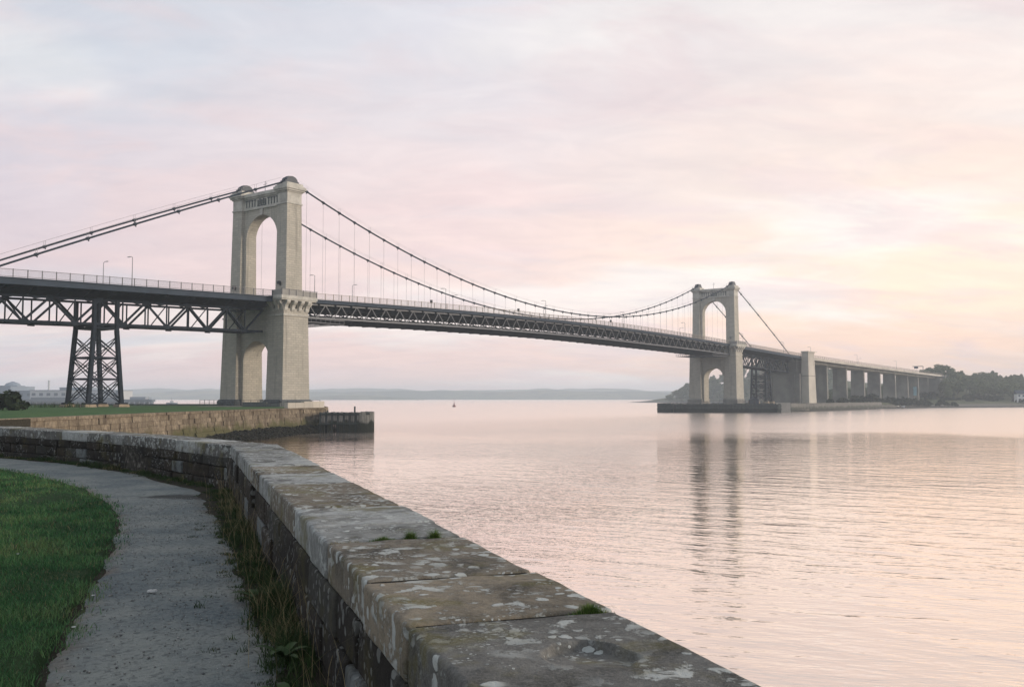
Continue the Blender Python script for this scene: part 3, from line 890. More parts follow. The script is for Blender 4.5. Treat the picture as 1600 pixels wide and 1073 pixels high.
# ---- moss tufts growing in the coping joints
M_moss = grassmat('moss_green', [(0.0, (0.03, 0.07, 0.015)), (0.6, (0.09, 0.17, 0.035)), (1.0, (0.18, 0.20, 0.07))])
def tuft(x, y, n, rad, h, label, wdt=1.0, ln=1.0):
    P = []; H = []
    for _ in range(n):
        a = rng.uniform(0, 6.28); q = abs(rng.gauss(0, 0.5))
        u, v = math.cos(a) * q * rad * ln, math.sin(a) * q * rad * 0.3
        P.append((x + u * 0.945 + v * 0.327, y + u * 0.327 - v * 0.945, CT - 0.02)); H.append(h * max(0.3, 1 - 0.6 * q) * rng.uniform(0.7, 1.2))
    n = len(P)
    o = blades('moss_tuft', np.array(P), np.array(H), np.full(n, 0.004), nrg.uniform(0.1, 0.9, n), M_moss, nrg.uniform(0.0, 1.0, n), segs=2, kind=None)
    tag(o, label, 'moss', 'moss tufts in the coping joints')
jA = 5.62
def on_joint(y, f): 
    p = wpt(S(y), WT * f); return p
p = on_joint(jA, 0.40); tuft(*p, 700, 0.12, 0.05, 'longest low green moss tuft in the coping joint, nearest the path side')
p = on_joint(jA, 0.60); tuft(*p, 500, 0.055, 0.08, 'small bushy green moss tuft in the middle of the coping joint')
p = on_joint(jA, 0.78); tuft(*p, 450, 0.05, 0.08, 'small green moss tuft nearest the water in the further coping joint')
p = on_joint(3.59, 0.88); tuft(*p, 800, 0.09, 0.06, 'green and tan moss tuft in the nearest coping joint at the water edge')
n = 120
P = []
for _ in range(n):
    q = on_joint(jA, 0.02 + rng.random() * 0.2); P.append((q[0] + rng.gauss(0, .006), q[1] + rng.gauss(0, .006), CT - 0.015))
tag(blades('dry_grass_tuft', np.array(P), nrg.uniform(0.01, 0.03, n), np.full(n, 0.0035), nrg.uniform(0.2, 1, n), M_weed, nrg.uniform(0.6, 0.95, n), kind=None), 'short dry orange grass in the coping joint at the path edge', 'grass tuft')

# ---- broad-leaved weeds at the foot of the wall
def dock(x, y, n, L, label):
    v = []; f = []; tn = []
    for i in range(n):
        a = i * 2.4 + rng.uniform(-.3, .3); l = L * rng.uniform(0.6, 1.1); wl = l * 0.16; el_ = rng.uniform(0.4, 1.1)
        b = len(v); dx, dy = math.cos(a), math.sin(a)
        for k in range(6):
            s_ = k / 5; r_ = l * s_; z_ = GZ + l * el_ * (s_ - 0.65 * s_ * s_) + 0.01
            ww = wl * math.sin(math.pi * min(1, 0.08 + s_ * 0.92)) ** 0.7
            v += [(x + dx * r_ - dy * ww, y + dy * r_ + dx * ww, z_ + ww * .25), (x + dx * r_, y + dy * r_, z_), (x + dx * r_ + dy * ww, y + dy * r_ - dx * ww, z_ + ww * .25)]
            tn += [rng.uniform(0.1, 0.5)] * 3
        for k in range(5):
            q = b + k * 3
            f += [(q, q + 1, q + 4, q + 3), (q + 1, q + 2, q + 5, q + 4)]
    o = link('dock_plant', np_mesh('dock_plant', np.array(v), np.array(f), True, False, tint=tn), M_weed)
    tag(o, label, 'weed', 'leafy weeds by the wall')
dock(wall_x(4.9) - 0.30, 4.95, 11, 0.22, 'broad leafy green weed at the wall foot, nearest the bottom edge')
dock(wall_x(5.9) - 0.22, 5.9, 9, 0.18, 'broad leafy weed under the wall beside the darkest grass')
dock(wall_x(7.6) - 0.25, 7.6, 9, 0.2, 'leafy weed between tan grass clumps midway along the wall foot')

# ---- scrap of litter, daisies
lit = MB()
for i in range(5):
    a = i * 1.3; cx, cy = -2.98 + 0.02 * math.cos(a) * 1.3, 7.95 + 0.02 * math.sin(a)
    lit.hexa([(cx - .016, cy - .012, GZ), (cx + .016, cy - .010, GZ + .004), (cx + .014, cy + .012, GZ + .006), (cx - .015, cy + .011, GZ), (cx - .014, cy - .012, GZ + .014), (cx + .016, cy - .012, GZ + .02), (cx + .013, cy + .010, GZ + .017), (cx - .013, cy + .012, GZ + .012)])
tag(lit.build('paper_scrap', M_white), 'tiny crumpled white scrap of paper lying on the path', 'litter')
def daisy(x, y, lbl):
    root = empty('daisy_flower', (x, y, GZ + 0.01))
    tag(root, lbl, 'flower', 'white daisies in the lawn')
    mb = MB()
    for k in range(8):
        a = k * math.pi / 4
        mb.poly([(0, 0, .062), (.012 * math.cos(a - .3), .012 * math.sin(a - .3), .064), (.017 * math.cos(a), .017 * math.sin(a), .066), (.012 * math.cos(a + .3), .012 * math.sin(a + .3), .064)], [(0, 1, 2, 3)])
    mb.build('petal', M_white, root)
    MB().tube([(0, 0, 0), (.003, 0, .062)], 0.0015, 5).build('stem', M_blade, root)
daisy(-2.93, 6.98 - .55, 'white daisy close to the path edge, the nearest one in the lawn')
daisy(-3.25, 7.45, 'small white daisy further up the lawn near the path')
daisy(-4.85, 9.4, 'tiny white daisy far out in the left of the lawn')

# ================================================================== THE BRIDGE
# local axes: x along the span from the near tower (0) to the far tower (218), y away from the camera side, z up
SPAN = 218.0
DECK = pchip([-110, -80, -57, -23, 0, 27, 55, 109, 163, 191, 218, 241, 288, 340, 382, 450, 510, 600], [22.3, 23.3, 24.1, 25.05, 25.65, 26.4, 27.05, 27.55, 27.1, 26.55, 25.9, 25.35, 24.1, 23.2, 22.6, 21.75, 21.0, 20.2])
BR_LOC = (-51.0, 195.0, 0.0); BR_RZ = R(90 - 36.8)
U = Vector((math.sin(R(36.8)), math.cos(R(36.8)))); Wd = Vector((U.y, -U.x))
def bw(u, wv):                                                    # bridge u, w -> world x, y
    p = Vector((BR_LOC[0], BR_LOC[1])) + U * u + Wd * wv
    return (p.x, p.y)
bridge = empty('suspension_bridge', BR_LOC, BR_RZ)
tag(bridge, 'long suspension bridge with two pale stone towers and a dark steel truss deck', 'bridge')
TW = [0.0, SPAN]

def arch_pts(r, zs, n=18, squash=1.0):
    return [(-r * math.cos(math.pi * i / n), zs + r * squash * math.sin(math.pi * i / n)) for i in range(n + 1)]
def arch_wall(mb, x0, x1, half, r, zb, zs, zt, squash=1.0):
    """wall between two legs with a round arch through it; half = leg inner face"""
    A = arch_pts(r, zs, 20, squash)
    for sx in (-1, 1):
        mb.box(x0, x1, *sorted((sx * r, sx * half)), zb, zs)
    n = len(A)
    # fill above the arch: strips
    ys = [a[0] for a in A]
    pts = []; f = []
    for i, (y, z) in enumerate(A):
        pts += [(x0, y, z), (x1, y, z), (x0, y, zt), (x1, y, zt)]
    for i in range(n - 1):
        a = i * 4; b = a + 4
        f += [(a, b, b + 2, a + 2), (a + 1, a + 3, b + 3, b + 1), (a, a + 1, b + 1, b), (a + 2, b + 2, b + 3, a + 3)]
    mb.poly(pts, f)
    for sx in (-1, 1):
        mb.box(x0, x1, *sorted((sx * r, sx * half)), zs, zt)

def build_tower(x):
    t = MB()
    # tower body: lower legs, lower portal wall
    for sy in (-1, 1):
        def leg(x0, x1, ya, yb, z0, X0, X1, Ya, Yb, z1):
            a, b = sorted((sy * ya, sy * yb)); A, B = sorted((sy * Ya, sy * Yb))
            t.frustum(x0, x1, a, b, z0, X0, X1, A, B, z1)
        leg(-3.45, 3.45, 4.85, 9.95, 5.2, -3.1, 3.1, 5.1, 9.6, 23.3)
    arch_wall(t, -2.15, 2.15, 5.3, 4.1, 4.0, 13.0, 24.75)
    body = t.build('stone_tower', M_tower, bridge, loc=(x, 0, 0))
    for sy in (-1, 1):
        lg = MB()
        a, b = sorted((sy * 5.7, sy * 8.95)); A, B = sorted((sy * 5.75, sy * 8.7))
        lg.frustum(-2.15, 2.15, a, b, 23.3, -1.85, 1.85, A, B, 44.6)
        # shallow pier strip on the outer face
        lg.build('tower_leg', M_tower, body)
        pl = MB(); a, b = sorted((sy * 4.5, sy * 10.35)); A, B = sorted((sy * 4.7, sy * 10.1))
        pl.box(-3.9, 3.9, a, b, 3.4, 4.8); pl.frustum(-3.9, 3.9, a, b, 4.8, -3.55, 3.55, A, B, 5.2)
        pl.build('plinth', M_plinth if x == 0 else M_conc_d, body)
        bd = MB(); a, b = sorted((sy * 4.95, sy * 9.8)); bd.box(-3.3, 3.3, a, b, 21.85, 22.15)
        bd.build('string_course', M_trim, body)
        # capital block, necking and cornice of each leg
        c = MB()
        a, b = sorted((sy * 5.55, sy * 8.85)); c.box(-2.02, 2.02, a, b, 44.6, 44.85)
        a, b = sorted((sy * 5.72, sy * 8.70)); c.box(-1.86, 1.86, a, b, 44.85, 47.0)
        a, b = sorted((sy * 5.95, sy * 8.45)); c.box(-1.92, 1.92, a, b, 45.15, 46.7)
        c.build('capital', M_trim, body)
        c = MB()
        for k, (o_, z0, z1) in enumerate(((0.0, 47.0, 47.25), (0.28, 47.25, 47.6), (0.5, 47.6, 48.15), (0.25, 48.15, 48.45), (0.0, 48.45, 48.9))):
            a, b = sorted((sy * (5.6 - o_ * .9), sy * (8.85 + o_))); c.box(-2.05 - o_, 2.05 + o_, a, b, z0, z1)
        c.build('cornice', M_trim, body)
        # cable saddle housing
        sd = MB(); n = 14
        prof = [(-1.75, 48.9), (1.75, 48.9), (1.75, 49.4)] + [(1.4 * math.cos(math.pi * i / n), 49.5 + .95 * math.sin(math.pi * i / n)) for i in range(n + 1)] + [(-1.75, 49.4)]
        a, b = sorted((sy * 6.35, sy * 7.95)); sd.prism(prof, 1, a, b)
        prof = [(-1.2, 48.9), (1.2, 48.9)] + [(1.5 * math.cos(math.pi * i / n), 49.5 + 1.05 * math.sin(math.pi * i / n)) for i in range(n + 1)]
        a, b = sorted((sy * 7.0, sy * 7.3)); sd.prism(prof, 1, a, b)
        sd.build('saddle', M_saddle, body)
        # balcony round the outside of the leg
        D0 = DECK(x)
        bl = MB(); a, b = sorted((sy * 5.2, sy * 10.75)); bl.box(-4.6, 4.6, a, b, D0 - 0.55, D0 + 0.12)
        a, b = sorted((sy * 5.2, sy * 10.6)); bl.box(-4.45, 4.45, a, b, D0 - 0.8, D0 - 0.55)
        bl.build('balcony', M_trim, body)
        pr = MB()
        yo = sy * 10.65
        pr.box(-4.55, 4.55, *sorted((yo, yo - sy * .1)), D0 + .12, D0 + 1.22)
        for sx in (-1, 1): pr.box(*sorted((sx * 4.5, sx * 4.4)), *sorted((sy * 7.6, sy * 10.55)), D0 + .12, D0 + 1.22)
        pr.build('parapet', M_glassy, body)
        pp = MB()
        for px2 in np.linspace(-4.45, 4.45, 6): pp.box(px2 - .05, px2 + .05, *sorted((yo, yo + sy * .08)), D0 + .1, D0 + 1.34)
        pp.box(-4.6, 4.6, *sorted((yo - sy * .04, yo + sy * .08)), D0 + 1.3, D0 + 1.38)
        pp.build('parapet_rail', M_rail, body)
        # corbels: bracketed S profile
        prof = [(0, 0), (0, -2.0), (0.18, -2.05), (0.32, -1.75), (0.34, -1.35), (0.55, -0.95), (0.95, -0.65), (1.15, -0.35), (1.15, 0)]
        for px2 in (-2.7, -0.9, 0.9, 2.7):
            cb = MB(); pts = [(sy * (9.55 + p), D0 - 0.8 + q) for p, q in prof]
            cb.prism(pts, 0, px2 - 0.42, px2 + 0.42); cb.build('corbel', M_trim, body)
        for sx in (-1, 1):
            for py2 in (6.1, 7.75, 9.3):
                cb = MB(); pts = [(sx * (3.05 + p), D0 - 0.8 + q) for p, q in prof]
                a, b = sorted((sy * (py2 - .38), sy * (py2 + .38))); cb.prism(pts, 1, a, b); cb.build('corbel', M_trim, body)
        # floodlight box on the shaft
        fl = MB(); a, b = sorted((sy * 6.9, sy * 7.5)); fl.box(-2.75, -2.15, a, b, D0 + 2.6, D0 + 3.2).box(-2.2, -1.98, *sorted((sy * 7.1, sy * 7.3)), D0 + 2.3, D0 + 2.9)
        fl.build('floodlight', M_dark if x == 0 else M_lampw, body)
    # upper portal: arch wall, frieze, entablature
    up = MB(); arch_wall(up, -1.2, 1.2, 5.95, 4.95, 25.9, 38.3, 44.55)
    up.build('portal_arch', M_tower, body)
    fr = MB()
    fr.box(-1.5, 1.5, -5.6, 5.6, 44.55, 44.85); fr.box(-1.25, 1.25, -5.75, 5.75, 44.85, 47.0)
    for o_, z0, z1 in ((0.2, 46.95, 47.3), (0.45, 47.3, 47.75), (0.15, 47.75, 48.1)):
        fr.box(-1.3 - o_, 1.3 + o_, -5.5, 5.5, z0, z1)
    fr.build('entablature', M_trim, body)
    # frieze ornament: T-shaped fluted panels either side of a carved cartouche
    for sx in (-1, 1):
        for gy in (-4.9, -4.0, -3.1, -2.2, 2.2, 3.1, 4.0, 4.9):
            g = MB()
            g.box(*sorted((sx * 1.245, sx * 1.33)), gy - 0.33, gy + 0.33, 46.45, 46.72); g.box(*sorted((sx * 1.245, sx * 1.33)), gy - 0.13, gy + 0.13, 45.2, 46.45)
            g.build('frieze_ornament', M_plinth, body)
        g = MB()
        for k in range(5):
            y_ = -1.15 + k * 0.58
            g.box(*sorted((sx * 1.245, sx * 1.36)), y_ - .2, y_ + .14, 45.3 + .15 * (k % 2), 46.7 - .2 * ((k + 1) % 2))
        g.box(*sorted((sx * 1.24, sx * 1.30)), -1.45, 1.45, 45.15, 45.35)
        g.build('frieze_cartouche', M_plinth, body)
        ks = MB().frustum(*sorted((sx * 1.18, sx * 1.42)), -0.35, 0.35, 43.25, *sorted((sx * 1.18, sx * 1.42)), -0.5, 0.5, 44.55); ks.build('keystone', M_trim, body)
        g = MB().box(*sorted((sx * 1.19, sx * 1.235)), -0.05, 0.05, 43.3, 44.5); g.build('centre_rib', M_plinth, body)
    vane = MB().tube([(0, .6, 48.1), (0, .6, 50.6)], 0.05, 6).tube([(0, .1, 49.9), (0, 1.2, 49.9)], 0.04, 5).tube([(0, .1, 49.9), (0, .1, 50.4)], 0.03, 5)
    vane.build('antenna', M_cable, body)
M_glassy = simple('pale_parapet_panel', (0.27, 0.26, 0.235), 0.7, 0.1, 1.0)
for x in TW: build_tower(x)

# ---- main cables, bands, hangers
CW = 7.15
def cable_z(u):
    if u < 0: return 49.75 + u * 0.425 - 0.0004 * u * (-62 - u) * -1
    if u > SPAN: return cable_z(SPAN - u)
    return 30.0 + (49.75 - 30.0) * ((u - SPAN / 2) / (SPAN / 2)) ** 2
END = 60.5
NH = 48; hsp = SPAN / NH
for sy in (-1, 1):
    cb = MB(); us = list(np.linspace(-END - 4, 0, 16)) + list(np.linspace(0, SPAN, 97))[1:] + list(np.linspace(SPAN, SPAN + END + 4, 16))[1:]
    cb.tube([(u, sy * CW, cable_z(u)) for u in us], 0.17, 10)
    cable = cb.build('main_cable', M_cable, bridge, smooth=True)
    hr = MB()
    band = MB().tube([(-.28, 0, -.0), (.28, 0, 0)], 0.26, 8).box(-.07, .07, -.07, .07, -.5, -.18).mesh('cable_band')
    bandpos = [hsp * i for i in range(1, NH)] + [-8.5 * k for k in (1, 2, 3, 4, 5, 6)] + [SPAN + 8.5 * k for k in (1, 2, 3, 4, 5, 6)]
    band.materials.append(M_cable)
    for u in bandpos:
        o = link('cable_band', band, None, cable, loc=(u, sy * CW, cable_z(u)))
        sl = (cable_z(u + .1) - cable_z(u - .1)) / .2; o.rotation_euler = (0, -math.atan(sl), 0)
    # handrail wires over the cable with little posts
    for i, u in enumerate(bandpos):
        if i % 2 == 0 or u < 0 or u > SPAN:
            hr.tube([(u, sy * CW - .3, cable_z(u) + .1), (u, sy * CW - .3, cable_z(u) + 1.05)], 0.03, 4).tube([(u, sy * CW + .3, cable_z(u) + .1), (u, sy * CW + .3, cable_z(u) + 1.05)], 0.03, 4)
    for a, b in ((-END, -2), (2, SPAN - 2), (SPAN + 2, SPAN + END)):
        for dy in (-.3, .3):
            hr.tube([(u, sy * CW + dy, cable_z(u) + 1.02) for u in np.linspace(a, b, 60)], 0.014, 4)
    hr.build('cable_handrail', M_hanger, cable)
    for i in range(1, NH):
        u = hsp * i
        zt = cable_z(u) - 0.5; zb = DECK(u) + 0.0
        h = MB().tube([(u, sy * CW, zb), (u, sy * CW, zt)], 0.026, 6)
        h.build('hanger', M_hanger, bridge)

# ---- deck: slab, fascia beams, floor beams
HW = 8.0
def sweep(xs, y0, y1, zt, zb, name, mat, parent, z_of=DECK):
    mb = MB()
    for a, b in zip(xs[:-1], xs[1:]):
        za, zb_ = z_of(a), z_of(b)
        mb.v += [(a, y0, za + zb), (a, y1, za + zb), (a, y1, za + zt), (a, y0, za + zt)]
    za = z_of(xs[-1]); b_ = xs[-1]
    mb.v += [(b_, y0, za + zb), (b_, y1, za + zb), (b_, y1, za + zt), (b_, y0, za + zt)]
    n = len(xs)
    for i in range(n - 1):
        p = i * 4; q = p + 4
        mb.f += [(p + 3, p + 2, q + 2, q + 3), (p, q, q + 1, p + 1), (p, p + 3, q + 3, q), (p + 1, q + 1, q + 2, p + 2)]
    mb.f += [(0, 1, 2, 3), ((n - 1) * 4, (n - 1) * 4 + 3, (n - 1) * 4 + 2, (n - 1) * 4 + 1)]
    return mb.build(name, mat, parent)
X_L, X_R = -112.0, 296.0
def xr(a, b, st=4.0):
    return list(np.linspace(a, b, max(2, int((b - a) / st) + 1)))
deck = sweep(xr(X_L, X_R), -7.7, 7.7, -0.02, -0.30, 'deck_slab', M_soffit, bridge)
sweep(xr(X_L, X_R), -4.9, 4.9, 0.03, -0.016, 'roadway', M_asphalt, deck)
segs = [(X_L, -4.62), (4.62, SPAN - 4.62), (SPAN + 4.62, X_R)]
for sy in (-1, 1):
    for k, (a, b) in enumerate(segs):
        dpt = -1.05 if k != 1 else -0.72
        sweep(xr(a, b), *sorted((sy * 7.85, sy * 8.05)), 0.05, dpt, 'fascia_beam', M_fascia, deck)
        sweep(xr(a, b), *sorted((sy * 7.80, sy * 8.22)), 0.0, -0.10, 'fascia_flange', M_fascia, deck)
for k, (a, b) in enumerate([(X_L, -3.4), (3.4, SPAN - 3.4), (SPAN + 3.4, X_R)]):
    n = int((b - a) / 4.54)
    for i in range(n + 1):
        u = a + (b - a) * i / n
        zc = DECK(u)
        fb = MB()
        if k == 1: fb.box(u - .15, u + .15, -7.6, 7.6, zc - 1.25, zc - .3)
        else:
            fb.poly([(u - .12, -7.7, zc - .3), (u - .12, -7.7, zc - .75), (u - .12, -3.2, zc - 2.1), (u - .12, 3.2, zc - 2.1), (u - .12, 7.7, zc - .75), (u - .12, 7.7, zc - .3),
                     (u + .12, -7.7, zc - .3), (u + .12, -7.7, zc - .75), (u + .12, -3.2, zc - 2.1), (u + .12, 3.2, zc - 2.1), (u + .12, 7.7, zc - .75), (u + .12, 7.7, zc - .3)],
                    [(0, 1, 2, 3, 4, 5), (11, 10, 9, 8, 7, 6)] + [(i_, (i_ + 1) % 6, 6 + (i_ + 1) % 6, 6 + i_) for i_ in range(6)])
        fb.build('floor_beam', M_soffit, deck)
for y in (-6.0, -4.5, -1.5, 0, 1.5, 4.5, 6.0):
    sweep(xr(X_L, X_R, 8), y - .15, y + .15, -0.30, -0.85, 'stringer', M_soffit, deck)

# ---- railings (posts are pieces of their own, the thin infill bars are one piece)
def railing(a, b, sy, parent, yoff=7.95, z_of=DECK, posts=True, pitch=2.27, h=1.32, mat=None, bars=0.17):
    mat = mat or M_rail
    top = sweep(xr(a, b), *sorted((sy * (yoff - .05), sy * (yoff + .05))), h, h - .07, 'railing', mat, parent, z_of)
    sweep(xr(a, b), *sorted((sy * (yoff - .03), sy * (yoff + .03))), .22, .15, 'bottom_rail', mat, top, z_of)
    n = int((b - a) / pitch)
    me = MB().box(-.055, .055, -.055, .055, 0.0, h + .02).mesh('railing_post'); me.materials.append(mat)
    for i in range(n + 1):
        u = a + (b - a) * i / n
        link('railing_post', me, None, top, loc=(u, sy * yoff, z_of(u) + .03))
    nb = int((b - a) / bars); V = []; F = []
    hb = np.array([(-1, -1), (1, -1), (1, 1), (-1, 1)]) * 0.011
    us = np.linspace(a, b, nb); zs = np.array([z_of(u) for u in us])
    for sgn in (0, 1):
        pass
    P = np.zeros((nb, 8, 3))
    for k in range(4):
        P[:, k] = np.stack([us + hb[k][0], np.full(nb, sy * yoff) + hb[k][1], zs + .2], 1); P[:, k + 4] = P[:, k] + [0, 0, h - .25]
    fc = np.array([[0, 1, 5, 4], [1, 2, 6, 5], [2, 3, 7, 6], [3, 0, 4, 7]])
    F = ((np.arange(nb) * 8)[:, None, None] + fc[None]).reshape(-1, 4)
    o = link('infill_bars', np_mesh('infill_bars', P.reshape(-1, 3), F, uv=False), mat, top); o['kind'] = 'stuff'
M_rail_w = simple('warm_worn_railing', (0.30, 0.25, 0.20), 0.6, 0.15, 0.6)
for sy in (-1, 1):
    for k, (a, b) in enumerate(segs):
        railing(a, b, sy, deck, mat=M_rail if k == 0 else M_rail_w)

# ---- trusses
def truss(u0, u1, y, n, zt_of, zb_of, parent, chord=0.36, diag=0.32, verticals=True, start_up=True, mat=None, name='side_truss', sub=False):
    mat = mat or M_steel
    us = [u0 + (u1 - u0) * i / n for i in range(n + 1)]
    ch = MB()
    for a, b in zip(us[:-1], us[1:]):
        ch.beam((a, y, zt_of(a)), (b, y, zt_of(b)), chord, chord)
    root = ch.build(name, mat, parent)
    lc = MB()
    for a, b in zip(us[:-1], us[1:]): lc.beam((a, y, zb_of(a)), (b, y, zb_of(b)), chord, chord * 1.15)
    lc.build('bottom_chord', mat, root)
    for i, (a, b) in enumerate(zip(us[:-1], us[1:])):
        upf = (i % 2 == 0) == start_up
        p, q = ((a, y, zb_of(a)), (b, y, zt_of(b))) if upf else ((a, y, zt_of(a)), (b, y, zb_of(b)))
        MB().beam(p, q, diag, diag).build('diagonal', mat, root)
        if verticals and i:
            node_top = (i % 2 == 0) != start_up
            MB().beam((a, y, zb_of(a)), (a, y, zt_of(a)), diag * .6, diag * .6).build('vertical', mat, root)
            g = MB().box(a - .55, a + .55, y - .17, y + .17, (zt_of(a) if node_top else zb_of(a)) - .4, (zt_of(a) if node_top else zb_of(a)) + .4)
            g.build('gusset_plate', mat, root)
    return root
side_top = lambda u: DECK(u) - 2.3
side_bot = pchip([-112, -55, -40, -20, 0, SPAN, SPAN + 20, SPAN + 60, SPAN + 80], [16.9, 17.8, 18.15, 18.6, 18.9, 18.9, 18.5, 17.3, 16.6])
SY = 3.0
for y in (-SY, SY):
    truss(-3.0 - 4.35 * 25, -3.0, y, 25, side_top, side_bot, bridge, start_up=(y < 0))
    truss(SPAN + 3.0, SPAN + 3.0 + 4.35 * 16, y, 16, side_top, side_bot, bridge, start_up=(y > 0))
def lateral(u0, n, pitch, zb_of, zt_of, y, name='cross_bracing'):
    root = None
    mb = MB()
    for i in range(n + 1):
        u = u0 + i * pitch
        mb.beam((u, -y, zb_of(u)), (u, y, zb_of(u)), .22, .3)
        if i < n:
            v = u + pitch
            mb.beam((u, -y, zb_of(u)), (v, y, zb_of(v)), .16, .16); mb.beam((u, y, zb_of(u) + .17), (v, -y, zb_of(v) + .17), .16, .16)
        if i % 2 == 0:
            mb.beam((u, -y, zb_of(u)), (u, y, zt_of(u)), .14, .14); mb.beam((u + .15, y, zb_of(u)), (u + .15, -y, zt_of(u)), .14, .14)
    return mb.build(name, M_steel, bridge)
lateral(-3.0 - 4.35 * 25, 25, 4.35, side_bot, side_top, SY)
lateral(SPAN + 3.0, 16, 4.35, side_bot, side_top, SY)
mtop = lambda u: DECK(u) - 1.0
mbot = pchip([0, 28, 50, 76, 108, 146, 194, 218], [21.95, 22.55, 23.0, 23.3, 23.5, 23.2, 22.6, 22.1])
MY = 7.2
for y in (-MY, MY):
    pass
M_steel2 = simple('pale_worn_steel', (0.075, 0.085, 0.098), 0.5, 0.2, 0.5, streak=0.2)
for y in (-MY, MY):
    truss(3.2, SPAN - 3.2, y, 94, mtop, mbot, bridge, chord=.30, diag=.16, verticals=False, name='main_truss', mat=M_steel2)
mb = MB(); pit = (SPAN - 6.4) / 47
for i in range(48):
    u = 3.2 + i * pit
    mb.beam((u, -MY, mbot(u)), (u, MY, mbot(u)), .35, .5)
    mb.beam((u, -MY, mbot(u)), (u, 0, mtop(u)), .18, .18); mb.beam((u, MY, mbot(u)), (u, 0, mtop(u)), .18, .18)
    if i < 47:
        v = u + pit
        mb.beam((u, -MY, mbot(u)), (v, MY, mbot(v)), .2, .2); mb.beam((u, MY, mbot(u) - .21), (v, -MY, mbot(v) - .21), .2, .2)
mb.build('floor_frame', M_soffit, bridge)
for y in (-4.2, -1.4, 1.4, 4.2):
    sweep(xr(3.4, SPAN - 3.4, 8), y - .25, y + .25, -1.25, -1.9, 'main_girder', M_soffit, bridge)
for y0, y1 in ((-5.9, -2.9), (-1.7, 1.7), (2.9, 5.9)):
    sweep(xr(3.6, SPAN - 3.6, 8), y0, y1, 0.62, 0.50, 'inspection_floor', M_soffit, bridge, z_of=mbot)
# maintenance gantries hanging beneath the truss beside each tower
for (a, b) in ((4.5, 15.0), (SPAN - 19, SPAN - 4.5)):
    g = MB(); zz = 21.15
    for y in (-7.5, 7.5):
        g.beam((a, y, zz), (b, y, zz), .12, .12); g.beam((a, y, zz + .75), (b, y, zz + .75), .1, .1)
        for u in np.linspace(a, b, 9): g.beam((u, y, zz), (u, y, zz + 1.0), .07, .07)
    for u in np.linspace(a, b, 7): g.beam((u, -7.5, zz), (u, 7.5, zz), .1, .14)
    g.build('maintenance_gantry', M_steel2, bridge)

# ---- steel trestles
def trestle(ua_t, ub_t, ua_b, ub_b, z0, zt, parent, yt=3.0, yb=3.35, levels=4, bt=0.12):
    root = MB().box(ua_t - .3, ub_t + .3, -yt - .2, yt + .2, zt + .15, zt + .4).build('steel_trestle', M_steel, parent)
    def P(iu, iy, f):
        u = (ua_b, ub_b)[iu] * (1 - f) + (ua_t, ub_t)[iu] * f; y = (-1, 1)[iy] * (yb * (1 - f) + yt * f)
        return Vector((u, y, z0 + (zt - z0) * f))
    for iu in (0, 1):
        for iy in (0, 1):
            top = P(iu, iy, 1.0); top2 = Vector((top.x, top.y, side_top(top.x)))
            MB().beam(P(iu, iy, 0), top, .64, .64, up=(1, 0, 0)).beam(top, top2, .6, .6, up=(1, 0, 0)).build('trestle_leg', M_steel, root)
            b = P(iu, iy, 0)
            MB().frustum(b.x - 1.2, b.x + 1.2, b.y - 1.2, b.y + 1.2, b.z - 1.2, b.x - .9, b.x + .9, b.y - .9, b.y + .9, b.z - .15).build('stone_footing', M_quay2, root)
            MB().box(b.x - .75, b.x + .75, b.y - .75, b.y + .75, b.z - .15, b.z + .12).build('base_plate', M_steel, root)
    fs = [0.0, 0.33, 0.62, 0.9] if levels == 4 else [0, .5, .95]
    faces = [((0, 0), (1, 0)), ((0, 1), (1, 1)), ((0, 0), (0, 1)), ((1, 0), (1, 1))]
    for a, b in faces:
        for k in range(len(fs) - 1):
            f0, f1 = fs[k] + .015, fs[k + 1] - .01
            for dd in (-.2, .2):
                o_ = Vector((0, 0, dd * 1.6))
                MB().beam(P(*a, f0) + o_, P(*b, f1) + o_, bt, bt).build('brace', M_steel, root)
                MB().beam(P(*b, f0) + o_, P(*a, f1) + o_, bt, bt).build('brace', M_steel, root)
            if k: MB().beam(P(*a, fs[k]), P(*b, fs[k]), .24, .3).build('strut', M_steel, root)
M_quay2 = simple('rough_tan_stone', (0.30, 0.235, 0.16), 0.9, 0.3, 1.5, bumpd=0.05)
trestle(-38.7, -34.5, -39.6, -33.5, 4.55, 17.3, bridge)
trestle(260.6, 265.2, 260.0, 266.0, 4.2, 17.3, bridge, bt=0.22)

# ---- anchor pier with its end pylons at the far side
ap = MB(); ap.box(286.5, 299.5, -8.4, 8.4, 3.0, 16.2); ap.box(288.0, 299.0, -6.5, 6.5, 16.2, 22.4)
an = ap.build('anchor_pier', M_conc_d, bridge)
for sy in (-1, 1):
    p = MB(); a, b = sorted((sy * 8.0, sy * 11.6)); A, B = sorted((sy * 8.2, sy * 11.2))
    p.frustum(289.0, 298.6, a, b, 3.2, 289.8, 297.6, A, B, 25.6); p.build('end_pylon', M_conc, an)
    a, b = sorted((sy * 8.0, sy * 11.45)); MB().box(289.4, 298.0, a, b, 25.6, 26.3).build('pylon_cap', M_conc, an)
    a, b = sorted((sy * 8.05, sy * 11.5)); MB().box(289.2, 298.2, a, b, 15.2, 15.45).build('pylon_band', M_conc_d, an)
for yy in (-5.2, 5.2): MB().box(286.2, 286.5, yy - .9, yy + .9, 3.0, 16.0).build('buttress', M_conc_d, an)

